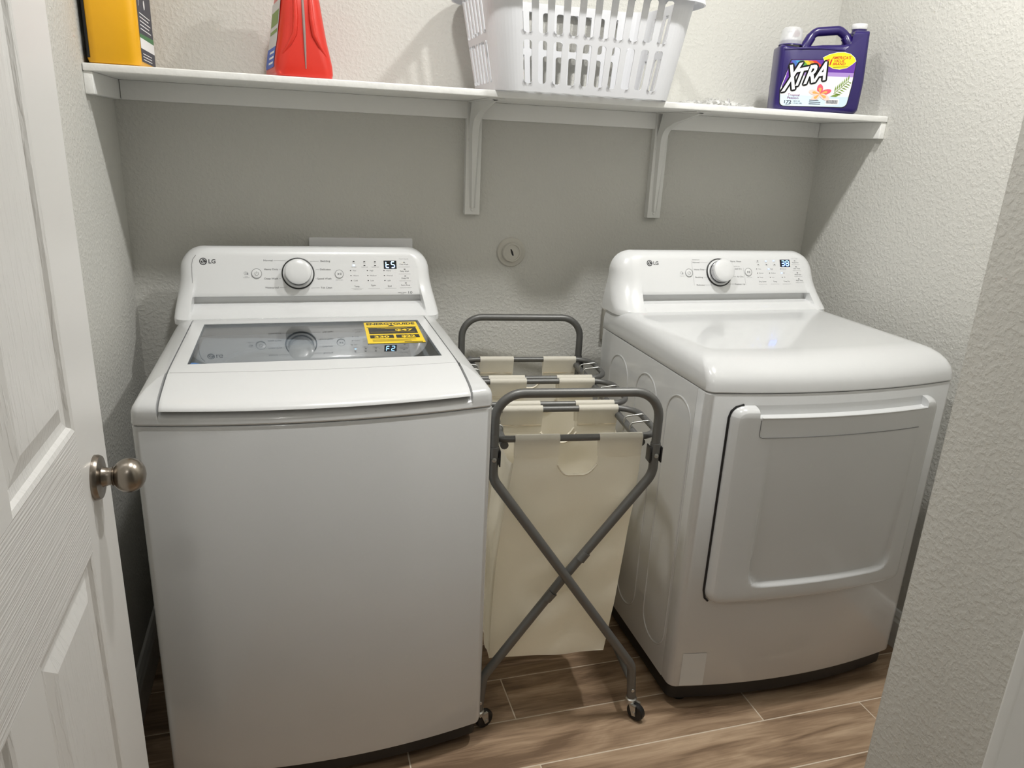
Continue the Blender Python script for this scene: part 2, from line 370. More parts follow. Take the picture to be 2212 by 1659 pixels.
# ------------------------------------------------------------------ open door with knob
def make_door():
    d = empty('door_1', (.132, -1.053, .008)); tag(d, 'open white six-panel door with wood-grain embossing at the left', 'door', kind='structure')
    W_, H_, T = .806, 2.02, .035      # leaf runs along -y from the free edge
    ys = [(.137, .382), (.477, .722)]; zs = [(.22, .827), (1.009, 1.60), (1.70, 1.90)]
    P = lambda y, z, dx=0: (dx, -y, z)
    def slab(name, y0, y1, z0, z1, m):
        bx(name, (-T, -y1, z0), (0, -y0, z1), m, d)
    slab('stile', 0, .137, 0, H_, 'door_plain'); slab('stile', .722, W_, 0, H_, 'door_plain'); 
    for z0, z1 in ((0, .22), (.827, 1.009), (1.60, 1.70), (1.90, H_)): slab('rail', .137, .722, z0, z1, 'grain_h')
    for z0, z1 in zs: slab('mullion', .382, .477, z0, z1, 'door_plain')
    prof = [(0, 0), (.006, -.002), (.010, -.007), (.016, -.008), (.022, -.0085), (.047, -.0015), (.049, -.001)]
    for y0, y1 in ys:
        for z0, z1 in zs:
            mb = MB()
            for sd in (0, 1):
                rings = []
                for ins, dep in prof:
                    x = dep if sd == 0 else -T-dep
                    rings.append([P(y0+ins, z0+ins, x), P(y1-ins, z0+ins, x), P(y1-ins, z1-ins, x), P(y0+ins, z1-ins, x)])
                mb.loft(rings, True, False, True)
            mb.build('panel', 'grain_v', d)
    # knob
    k = empty('door_knob', (0, -.0735, .912)); k.parent = d
    MB().lathe([(.033, 0), (.033, .004), (.031, .008), (.018, .009), (.0165, .010)], (0, 0, 0), (1, 0, 0), 40).build('rosette', 'nickel', k, smooth=40)
    MB().lathe([(.016, .008), (.0145, .012), (.0130, .017), (.0130, .022), (.0150, .026)], (0, 0, 0), (1, 0, 0), 32).build('neck', 'nickel', k, smooth=40)
    pr = [(.015, .0235)]
    for i in range(1, 15):
        a = PI*i/15; pr.append((.0255*math.sin(a)**.92, .0445-.0225*math.cos(a)))
    pr.append((.001, .0672)); MB().lathe(pr, (0, 0, 0), (1, 0, 0), 40).build('knob_ball', 'nickel', k, smooth=60)
make_door()

# ------------------------------------------------------------------ shelf, cleats, brackets
SZ, ST, SD = 1.529, .0165, .2975
tag(bx('wall_shelf', (.001, -SD, SZ-ST), (RW-.001, 0, SZ), 'shelf', bevel=.0025), 'long white painted shelf across the back wall', 'shelf')
tag(bx('shelf_cleat', (.02, -.019, SZ-ST-.047), (RW-.02, 0, SZ-ST), 'shelf', bevel=.002), 'long white cleat under the shelf on the back wall', 'cleat')
tag(bx('shelf_cleat', (0, -SD+.004, SZ-ST-.047), (.019, 0, SZ-ST), 'shelf', bevel=.002), 'short white cleat under the shelf on the left wall', 'cleat')
tag(bx('shelf_cleat', (RW-.019, -SD+.004, SZ-ST-.047), (RW, 0, SZ-ST), 'shelf', bevel=.002), 'short white cleat under the shelf on the right wall', 'cleat')
def bracket(x, lab):
    t = tag(empty('shelf_bracket', (x, 0, 1.196)), lab, 'bracket', 'white shelf brackets')
    H_ = SZ-ST-1.196; hw = .0225
    bx('wall_plate', (-hw, -.023, 0), (hw, -.0195, H_), 'trim', t, bevel=.001)
    bx('spacer', (-hw, -.0195, 0), (hw, -.0, .27), 'trim', t)
    bx('shelf_arm', (-hw, -.262, H_-.0035), (hw, -.023, H_), 'trim', t, bevel=.001)
    path = fillet([(0, -.027, .02), (0, -.040, H_-.055), (0, -.11, H_-.03), (0, -.25, H_-.006)], .05, 8)
    n = len(path); rings = []
    for i, p in enumerate(path):
        s = i/(n-1); wd = lerp(.0022, .0105, min(1, p.z/(H_-.04)) if p.y > -.06 else max(0, 1-(-p.y-.06)/.2))
        tn = (path[min(i+1, n-1)]-path[max(i-1, 0)]).normalized(); nr = Vector((0, -tn.z, tn.y))
        if nr.y > 0: nr = -nr
        base = Vector((0, -.0232, p.z)) if p.y > -.045 else Vector((0, p.y, H_-.0036))
        rings.append([base+Vector((-wd-.006, 0, 0)), p+Vector((-wd, 0, 0)), p+Vector((wd, 0, 0)), base+Vector((wd+.006, 0, 0))])
    MB().loft(rings, False, False, False).build('rib', 'trim', t, smooth=50)
    for sx, sz in ((-.011, H_-.105), (.012, H_-.102), (0, .014)):
        MB().lathe([(.0045, 0), (.004, .0018), (.0012, .002), (.001, .0012)], (sx*1.25, -.023, sz), (0, -1, 0), 14).build('screw', 'trim', t, smooth=40)
bracket(.940, 'white shelf bracket under the left end of the laundry basket')
bracket(1.537, 'white shelf bracket below the clear plastic bag')

# ------------------------------------------------------------------ things on the back wall
tag(bx('outlet_box_cover', (.467, -.010, .90), (.764, 0, 1.1215), mat('cover_plastic', lin(236, 236, 238), .5), bevel=.002), 'grey-white flat cover plate standing up behind the washer', 'wall plate')
t = tag(empty('round_wall_plate', (1.073, 0, 1.082)), 'round wall plate with a dark key slot between the machines', 'wall plate')
pl = mat('painted_plate', lin(200, 197, 188), .6)
MB().lathe([(.0455, 0), (.0455, .003), (.043, .006), (.030, .007)], (0, 0, 0), (0, -1, 0), 48).build('flange', pl, t, smooth=35)
MB().lathe([(.031, .006), (.030, .013), (.028, .0155), (.0245, .0155), (.0235, .0125), (.0225, .0125)], (0, 0, 0), (0, -1, 0), 48).build('raised_ring', pl, t, smooth=30)
fr = Frame((0, -.0128, 0), (1, 0, 0), (0, 0, 1)); mb = MB()
put_poly(mb, fr, [(-.006, .011), (-.002, .010), (.003, .002), (.006, -.009), (.003, -.011), (-.001, -.006), (-.004, .002)], 0); mb.build('key_slot', 'black', t)
MB().lathe([(.0225, .0), (.0225, .0126)], (0, 0, 0), (0, -1, 0), 48).build('face', pl, t, smooth=30)
t = tag(empty('dryer_outlet', (1.395, 0, .793)), 'dark-edged wall outlet plate half hidden behind the dryer', 'outlet')
bx('outlet_plate', (0, -.016, 0), (.115, 0, .106), mat('outlet_grey', lin(150, 147, 138), .5), t, bevel=.003)
mb = MB(); fr = Frame((.06, -.0165, .053), (1, 0, 0), (0, 0, 1)); put_poly(mb, fr, disc((0, 0), .025), 0); mb.build('socket_face', 'black', t)

# ------------------------------------------------------------------ laundry machines
def plan(hw, yb, bow, rc, ins_f=0, ins_s=0, n=22, extra=()):
    """outline of the machine from above, front at y=0 bowing to -bow"""
    h = hw-ins_s; pts = []
    fy = lambda x: -bow*(1-(x/hw)**2)+ins_f
    for x in sorted([(-h+rc+(2*h-2*rc)*k/n) if not extra else max(-1, min(1, (2*k/n-1)))*min(.2930, h-rc) for k in range(n+1)]+[max(-h+rc, min(h-rc, x)) for x in extra]):
        pts.append((x, fy(x)))
    y0 = fy(h-rc)
    arc = lambda sgn: [(sgn*(h-rc+rc*math.sin(a)), y0+rc-rc*math.cos(a)) for a in [PI/2*i/6 for i in range(1, 7)]]
    right = arc(1); left = arc(-1)[::-1]
    return left+pts+right+[(h, yb), (-h, yb)]
def lay(o2, z): return [(x, y, z) for x, y in o2]

def console(parent, hw, y0, zb, yf, zf, yt, zt, ztop, yback, gx0, gx1, rl=.036, rr=.036):
    m = (yt-yf)/(zt-zf); face = lambda z: yf+(z-zf)*m
    zs = [zb-.014, zb, zb+.004, (zb+zf-.024)/2, zf-.027, zf-.024, zf-.0215, zf-.019, zf-.003, zf-.0012, zf, zf+.002, zf+.01, zf+.02, zf+.035, zf+.05]
    R = .06; zc = ztop-R
    zs += [zc+R*math.sin(PI/2*i/9) for i in range(10)]
    zs = sorted(set(round(z, 5) for z in zs))
    xs = sorted(set([-hw+rl, gx0-.004, gx0, gx1, gx1+.004, hw-rr]+span(gx0+.003, gx1-.003, 10)))
    def yS(z):
        z = max(z, zb); t = max(0, (zf+.045-z)/(zf+.045-zb)); return face(z)+(y0-face(zb))*t**2.2
    def yC(z):
        z = max(z, zb)
        if z >= zf: return face(z)+max(0, (zf+.002-z))*.6
        if z > zf-.0215: return yf+.018
        return lerp(y0+.002, yf-.014, sstep(zb, zf-.024, z)) if z < zf-.0235 else yf+.006
    rings = []
    for z in zs:
        t = max(0, (z-zc)/R); h = hw-.012*sstep(zb, zc, z)-.062*(1-math.sqrt(max(0, 1-t*t))); top = .018*(1-math.sqrt(max(0, 1-max(0, (z-ztop+.018)/.018)**2))) if z > ztop-.018 else 0
        row = []
        for s in xs:
            xr = s; x = -h+rl+(s+hw-rl)/(2*hw-rl-rr)*(2*h-rl-rr); y = yC(z) if (gx0-.001 < xr < gx1+.001) else yS(z)
            row.append((x, y+top, z))
        yl, yr = row[0][1], row[-1][1]; dl, dr_ = min(rl, yback-yl-.006), min(rr, yback-yr-.006)
        L = [(-(h-rl)-rl*math.sin(a), yl+dl-dl*math.cos(a), z) for a in [PI/2*i/6 for i in range(6, 0, -1)]]
        Rr = [((h-rr)+rr*math.sin(a), yr+dr_-dr_*math.cos(a), z) for a in [PI/2*i/6 for i in range(1, 7)]]
        rings.append(L+row+Rr+[(h, yback-top*.5, z), (-h, yback-top*.5, z)])
    c = MB().loft(rings).build('control_console', 'plastic', parent, smooth=38)
    fr = Frame((0, yf, zf), (1, 0, 0), (0, yt-yf, zt-zf))
    return c, fr

def dial(par, fr, c, r=.043):
    f = Frame(fr(c[0], c[1], 0), fr.u, fr.v)
    d = MB().lathe([(r, -.001), (r, .003), (r-.003, .004), (r-.003, -.001)], f.O, f.n, 48, False, False).build('dial_ring', 'black', par, smooth=30)
    MB().lathe([(r-.003, .0), (r-.003, .0025), (.036, .004)], f.O, f.n, 48, True, True).build('dial_base', 'plastic', par, smooth=30)
    k = MB().lathe([(.0355, .002), (.0345, .020), (.034, .026)], f.O, f.n, 48).build('dial_skirt', 'chrome', par, smooth=30)
    MB().lathe([(.034, .0255), (.0345, .028), (.0335, .033), (.030, .0355), (.015, .0368), (.001, .037)], f.O, f.n, 48).build('dial_cap', 'plastic', k, smooth=40)
def logo(par, fr, cx, cy, r, lx, size):
    mb = MB(); put_ring(mb, fr, (cx, cy), r*.5, r, .0004); mb.build('round_emblem', 'logo', par)
    mb = MB(); put_ring(mb, fr, (cx, cy), r*.68, r*.13, .0007, 24, 20, 330); put_line(mb, fr, (cx-.05*r, cy+.42*r), (cx-.05*r, cy-.35*r), r*.16, .0007); put_line(mb, fr, (cx-.12*r, cy-.33*r), (cx+.38*r, cy-.33*r), r*.16, .0007)
    put_poly(mb, fr, disc((cx-.38*r, cy+.3*r), r*.13, 12), .0007); mb.build('emblem_face', 'plastic', par)
    mb = MB(); put_text(mb, fr, 'LG', lx, cy-.0052, size=size, bold=.02); mb.build('logo_letters', 'logo', par)
def seg7(mb, fr, u, v, w_, h, segs, th, sh=.1):
    q = h/2
    P = {'a': [(0, h), (w_, h)], 'g': [(0, q), (w_, q)], 'd': [(0, 0), (w_, 0)], 'f': [(0, q), (0, h)], 'b': [(w_, q), (w_, h)], 'e': [(0, 0), (0, q)], 'c': [(w_, 0), (w_, q)]}
    for s in segs:
        (a, b), (c, d) = P[s]; L = Vector((c-a, d-b)); k = L.normalized()*th*.35
        put_line(mb, fr, (u+a+k.x+sh*0*b, v+b+k.y), (u+c-k.x, v+d-k.y), th, .0011)

def washer():
    t = tag(empty('washing_machine', (.4645, -.8253, 0)), 'white top-load washing machine with a smoked glass lid left of the laundry cart', 'washing machine')
    hw, zb, zs_, bow, yb = .343, .062, .8825, .036, .735
    o2 = lambda f=0, s=0, rc=.018: plan(hw, yb, bow, rc, f, s)
    MB().loft([lay(o2(.010, .006), zb), lay(o2(.003, .002), zb+.006), lay(o2(), zb+.02), lay(o2(), zs_-.004), lay(o2(.002, .002), zs_-.001), lay(o2(.004, .004), zs_)]).build('cabinet', 'enamel', t, smooth=35)
    MB().loft([lay(o2(.03, .02), .022), lay(o2(.016, .010), .028), lay(o2(.014, .010), zb)]).build('base', 'black', t, smooth=35)
    for x in (-.29, .29):
        for y in (.06, .68):
            MB().lathe([(.024, 0), (.026, .006), (.022, .014), (.012, .018), (.012, .03)], (x, y, .0), (0, 0, 1), 20).build('foot', 'black', t, smooth=40)
    # top cover with the lid opening
    z0 = zs_+.0015
    side = [(0, 0, 0, .018), (.003, -.0015, -.0008, .018), (.012, 0, 0, .018), (.024, .0005, .0005, .018), (.031, .004, .003, .016), (.037, .012, .007, .013), (.043, .032, .012, .010), (.049, .066, .020, .007), (.0555, .110, .034, .003), (.0585, .135, .0455, .0005)]
    cent = [(0, 0), (.003, -.0015), (.011, 0), (.014, .003), (.018, .010), (.022, .016), (.025, .03), (.026, .06), (.026, .10), (.026, .14)]
    R = []
    for (dz, f_, s_, rc_), (cz_, cf_) in zip(side, cent):
        o_ = plan(hw, yb, bow, rc_, f_, s_, 22, (-.2975, -.2950, .2950, .2975)); c_ = plan(hw, yb, bow, rc_, cf_, s_, 22, (-.2975, -.2950, .2950, .2975)); ring_ = []
        for k, ((x, y), (x2, y2)) in enumerate(zip(o_, c_)):
            mid = 7 <= k < len(o_)-9        # samples between the lid's edges
            ring_.append((x2, y2, z0+cz_) if mid else (x, y, z0+dz))
        R.append(ring_)
    inn = [(max(-.2955, min(.2955, x)), (.165 if z < z0+.03 else min(.575, y)), z) for x, y, z in R[-1]]
    R.append(inn); R.append([(x, y, z0+.018) for x, y, z in inn])
    cov = MB().loft(R, True, False, False).build('top_cover', 'enamel', t, smooth=35)
    # tub below the glass
    cx, cy = 0, .315; mb = MB(); seg = 48
    sq = []; ci = []; ci2 = []; ci3 = []
    for k in range(seg):
        a = 2*PI*k/seg; c, s = math.cos(a), math.sin(a); m_ = max(abs(c)/.284, abs(s)/.238)
        sq.append((cx+c/m_, cy+s/m_, z0+.024)); ci.append((cx+.234*c, cy+.225*s, z0+.006)); ci2.append((cx+.225*c, cy+.218*s, z0-.01)); ci3.append((cx+.20*c, cy+.195*s, z0-.05))
    mb.loft([sq, ci, ci2, ci3], True, False, False); mb.build('tub_ring', 'tubring', t, smooth=40)
    MB().lathe([(.215, z0-.045), (.215, .42), (.20, .38), (.06, .37), (.05, .40), (.04, .44), (.001, .45)], (cx, cy-.005, 0), (0, 0, 1), 40, False, True).build('drum', 'tub', t, smooth=40)
    # lid
    lx, yb_ = .2925, .570
    gx0, gx1, gy0, gy1 = -.262, .268, .178, .525
    xs = sorted(set(span(-lx, lx, 24)+[gx0, gx0+.004, gx1, gx1-.004, -lx+.003, -lx+.008, lx-.003, lx-.008]))
    zt = z0+.0605
    prof = [(yb_, zt-.010), (yb_, zt-.002), (yb_-.004, zt), (gy1, zt), (gy0, zt), (.150, zt-.0006), (.133, zt-.0018), (.110, zt-.0046), (.080, zt-.0090), (.050, zt-.0136), (.030, zt-.0176), (.015, zt-.0215), (.005, zt-.0255), (-.0005, zt-.0300), (-.0015, zt-.0325), (.002, zt-.0342), (.012, zt-.0345), (.03, zt-.0335)]
    def bowx(x): return -bow*(1-(x/hw)**2)
    pts = []; n = len(prof)
    for x in xs:
        e = max(0, (abs(x)-(lx-.006))/.006); dz = -.0015*e*e
        for i, (y, z) in enumerate(prof):
            k = sstep(.5, -.0, y) if y < .17 else 0
            k = 1-sstep(.10, .178, y)
            pts.append((x*(1-.0*k), y+bowx(x)*k+(.002*e*e if y < .02 else 0), z+dz))
    fs = []
    for i in range(len(xs)-1):
        for j in range(n-1):
            xm = (xs[i]+xs[i+1])/2
            if gx0 < xm < gx1 and j == 3: continue
            fs.append((i*n+j, (i+1)*n+j, (i+1)*n+j+1, i*n+j+1))
    mb = MB().add(pts, fs)
    for i in (0, len(xs)-1):
        mb.f.append(tuple(range(i*n, i*n+n)))
    rim = [(gx0, gy0), (gx1, gy0), (gx1, gy1), (gx0, gy1)]
    mb.loft([[(x, y, zt) for x, y in rim], [(x, y, zt-.010) for x, y in rim]], True, False, False)
    lid = mb.build('lid', 'plastic', t, smooth=40)
    MB().tube([(x, .134+bowx(x)*(1-sstep(.10, .178, .134)), zt-.0016) for x in span(-lx+.004, lx-.004, 20)], .0007, 6).build('lid_crease', mat('crease', lin(190, 190, 190), .5), lid)
    gl = MB().add([(gx0, gy0, zt-.0016), (gx1, gy0, zt-.0016), (gx1, gy1, zt-.0016), (gx0, gy1, zt-.0016)], [(0, 1, 2, 3)]).build('lid_glass', 'glass', lid)
    gf = Frame((0, gy0, zt-.0013), (1, 0, 0), (0, 1, 0))
    mb = MB(); b = .004; Lx, Ly = gx1, gy1-gy0
    put_poly(mb, gf, [(gx0, 0), (gx0+b, 0), (gx0+b, Ly), (gx0, Ly)], 0); put_poly(mb, gf, [(gx1-b, 0), (gx1, 0), (gx1, Ly), (gx1-b, Ly)], 0); put_poly(mb, gf, [(gx0+b, Ly-b), (gx1-b, Ly-b), (gx1-b, Ly), (gx0+b, Ly)], 0)
    mb.build('glass_border', mat('dark_glass_border', lin(70, 76, 82), .2), lid)
    mb = MB(); put_poly(mb, gf, [(gx0+.004, .0), (gx0+.03, .0), (gx0+.012, .014), (gx0+.006, .014)], .0002); mb.build('film_corner', mat('blue_film', lin(70, 120, 180), .3), lid)
    # energy label
    ef = Frame((.1165, .300, zt-.0008), (1, 0, 0), (.04, 1, 0)); ew, eh = .136, .208
    yl = MB(); put_poly(yl, ef, [(0, 0), (ew, 0), (ew, eh), (0, eh)], 0); lb = yl.build('energy_label', 'yellow_tag', lid); lb['label'] = 'yellow and black energy label stuck on the glass'
    ink = MB(); put_text(ink, ef, 'ENERGYGUIDE', .006, eh-.029, width=ew-.012, size=.030, n=.0003, bold=.03)
    put_poly(ink, ef, [(ew/2-.009, eh-.044), (ew/2+.009, eh-.044), (ew/2+.003, eh-.033), (ew/2-.003, eh-.033)], .0003)
    put_line(ink, ef, (.005, eh-.052), (ew-.005, eh-.052), .0035, .0003)
    put_poly(ink, ef, [(.008, .088), (ew-.008, .088), (ew-.008, .150), (.008, .150)], .0003)
    put_poly(ink, ef, [(.008, .046), (ew/2-.003, .046), (ew/2-.003, .076), (.008, .076)], .0003); put_poly(ink, ef, [(ew/2+.003, .046), (ew-.008, .046), (ew-.008, .076), (ew/2+.003, .076)], .0003)
    for k in range(4): put_line(ink, ef, (.012, .034-k*.006), (ew-.02-.012*(k % 2), .034-k*.006), .0014, .0003)
    put_poly(ink, ef, [(ew-.05, .004), (ew-.006, .004), (ew-.006, .010), (ew-.05, .010)], .0003)
    ink.build('label_ink', 'tag_ink', lb)
    yi = MB(); put_text(yi, ef, '$47', ew-.062, .113, width=.045, size=.026, n=.0006, bold=.04); put_text(yi, ef, '330', .018, .050, width=.036, size=.026, n=.0006, bold=.04); put_text(yi, ef, '$22', ew/2+.016, .050, width=.034, size=.026, n=.0006, bold=.04)
    put_line(yi, ef, (.012, .104), (ew-.014, .104), .0012, .0006)
    for k in range(3): put_line(yi, ef, (.03+.01*k, .144-k*.005), (ew-.03-.008*k, .144-k*.005), .0012, .0006)
    yi.build('label_figures', 'yellow_tag', lb)
    # console
    c, fr = console(t, hw, .585, z0+.0570, .660, .985, .700, 1.09, 1.107, .752, -.300, .302)
    logo(c, fr, -.2708, .0941, .0095, -.2576, .0152)
    dial(c, fr, (-.0321, .0608))
    b = MB().lathe([(.0132, -.001), (.0132, .0012), (.012, .0018), (.001, .0018)], fr(-.1389, .0612), fr.n, 32).build('power_button', 'plastic', c, smooth=30)
    mb = MB(); put_ring(mb, fr, (-.1389, .0612), .0127, .0011, .0021); put_ring(mb, fr, (-.1389, .0608), .0048, .0009, .0021, 24, 125, 415); put_line(mb, fr, (-.1389, .0612), (-.1389, .0668), .0009, .0021); mb.build('power_symbol', 'print', b)
    b = MB().lathe([(.0115, -.001), (.0115, .0012), (.0105, .0018), (.001, .0018)], fr(.0766, .0591), fr.n, 32).build('start_button', 'plastic', c, smooth=30)
    mb = MB(); put_ring(mb, fr, (.0766, .0591), .0112, .0009, .0021); put_poly(mb, fr, [(.0725, .0625), (.0725, .0557), (.0770, .0591)], .0021); put_line(mb, fr, (.0790, .0620), (.0790, .0562), .0013, .0021); put_line(mb, fr, (.0812, .0620), (.0812, .0562), .0013, .0021); mb.build('start_symbol', 'print', b)
    d = MB(); put_poly(d, fr, [(.1994, .0734), (.235, .0734), (.235, .0965), (.1994, .0965)], .0006); d = d.build('display', 'blackgloss', c)
    mb = MB(); seg7(mb, fr, .2055, .0768, .0085, .0165, 'fged', .0022); seg7(mb, fr, .2205, .0768, .0085, .0165, 'afgcd', .0022); mb.build('display_digits', 'digit', d)
    mb = MB()
    for s, u, v, wd in (('Normal', -.12, .0945, .0231), ('Heavy Duty', -.1195, .0706, .0358), ('Deep Wash', -.1195, .0453, .0347), ('Waterproof', -.1187, .0210, .0347), ('Bedding', .0282, .0930, .0255), ('Delicates', .0258, .0698, .0281), ('Speed Wash', .0176, .0445, .0372), ('Tub Clean', .0255, .0196, .0301)):
        put_text(mb, fr, s, u, v, width=wd, size=.0066, bold=.004); mb.build('cycle_name', 'print', c); mb = MB()
    for s, u, v, wd in (('Temp.', .1158, .0225, .0150), ('Spin', .1621, .0250, .0128), ('Soil', .2077, .0225, .0105)): put_text(mb, fr, s, u, v, width=wd, size=.0066)
    for i, s in enumerate(('Cold Wash', 'Delay Wash', 'Deep Fill', 'Extra Rinse')):
        uc = .2558+.0008*i; v = .0852-.0197*i; put_text(mb, fr, s, uc, v-.0008, width=.0245-(.005 if i == 2 else 0), size=.0056, align='CENTER')
        put_line(mb, fr, (uc-.0165, v-.0068), (uc+.0165, v-.0068), .0004)
    put_text(mb, fr, '10', .2648, .0030, width=.0110, size=.0095); put_text(mb, fr, 'DIRECT DRIVE', .2352, .0052, width=.0235, size=.0030, bold=.01); put_text(mb, fr, 'MOTOR', .2430, .0018, width=.008, size=.0026)
    mb.build('printed_words', 'print', c)
    mb = MB()
    for k, col in enumerate((('Hot', 'Warm', 'Cold'), ('High', 'Medium', 'Low'), ('Heavy', 'Normal', 'Light'))):
        for j, s in enumerate(col): put_text(mb, fr, s, .1140+.0459*k+.0005*j, .0668-.0140*j, size=.0056)
    for a, b_ in (((-.0945, .0968), (-.066, .0968)), ((-.066, .0968), (-.061, .094)), ((-.081, .0728), (-.0765, .0728)), ((-.082, .0475), (-.0775, .0475)), ((-.082, .0228), (-.066, .0228)), ((-.066, .0228), (-.062, .026)), ((.0, .0945), (.0235, .0945)), ((.0145, .072), (.0235, .072)), ((.013, .0468), (.0160, .0468)), ((.0, .0214), (.0225, .0214))): put_line(mb, fr, a, b_, .0005)
    for k in range(3): put_line(mb, fr, (.1076+.0459*k, .0187), (.1399+.0459*k, .0187), .0004); 
    put_text(mb, fr, 'Control Lock', .1135, .0150, width=.022, size=.0026)
    for k, s in enumerate(('Wash', 'Rinse', 'Spin')): put_text(mb, fr, s, .1169+.0292*k, .0885, size=.0034, align='CENTER')
    for k, s in enumerate(('Tub Clean', 'Control Lock', 'Add Garments')): put_text(mb, fr, s, .1169+.0293*k, .0775, size=.0034, align='CENTER')
    put_text(mb, fr, 'Press 3 seconds', .2558, .1003, width=.026, size=.0034, align='CENTER'); put_text(mb, fr, 'Hold to Start', .0766, .0418, width=.020, size=.0030, align='CENTER')
    put_ring(mb, fr, (-.1665, .0622), .0042, .0007); put_ring(mb, fr, (-.1665, .0622), .0016, .0006); put_poly(mb, fr, [(-.1640, .0580), (-.1600, .0580), (-.1600, .0635), (-.1640, .0635)], .0002); put_text(mb, fr, 'Smart', -.165, .0525, width=.008, size=.0026, align='CENTER'); put_text(mb, fr, 'Diagnosis', -.165, .0495, width=.016, size=.0028, align='CENTER')
    mb.build('fine_print', 'print_light', c)
    mb = MB()
    for k in range(3):
        for j in range(2):
            if (k, j) != (0, 1): put_line(mb, fr, (.1145+.0292*k, .094-.0106*j-.0004*k), (.1193+.0292*k, .094-.0106*j-.0004*k), .0020, .0006)
        for j in range(3): put_line(mb, fr, (.1060+.0459*k+.0006*j, .0686-.0140*j), (.1090+.0459*k+.0006*j, .0686-.0140*j), .0020, .0006)
    for i in range(4): put_line(mb, fr, (.2541+.0008*i, .092-.0196*i), (.2589+.0008*i, .092-.0196*i), .0016, .0006)
    mb.build('indicator_lights', 'black', c)
    mb = MB(); put_line(mb, fr, (.1148, .0834), (.1192, .0834), .0022, .0006); mb.build('lit_indicator', 'digit', c)
    # hair-line of the inlaid face panel
    mb = MB(); mb.tube([fr(a, b_, -.0001) for a, b_ in [(-.299, .003), (-.299, .085), (-.296, .100), (-.288, .111)]], .0005, 6); mb.build('panel_seam', 'seam', c)
    return t
washer()

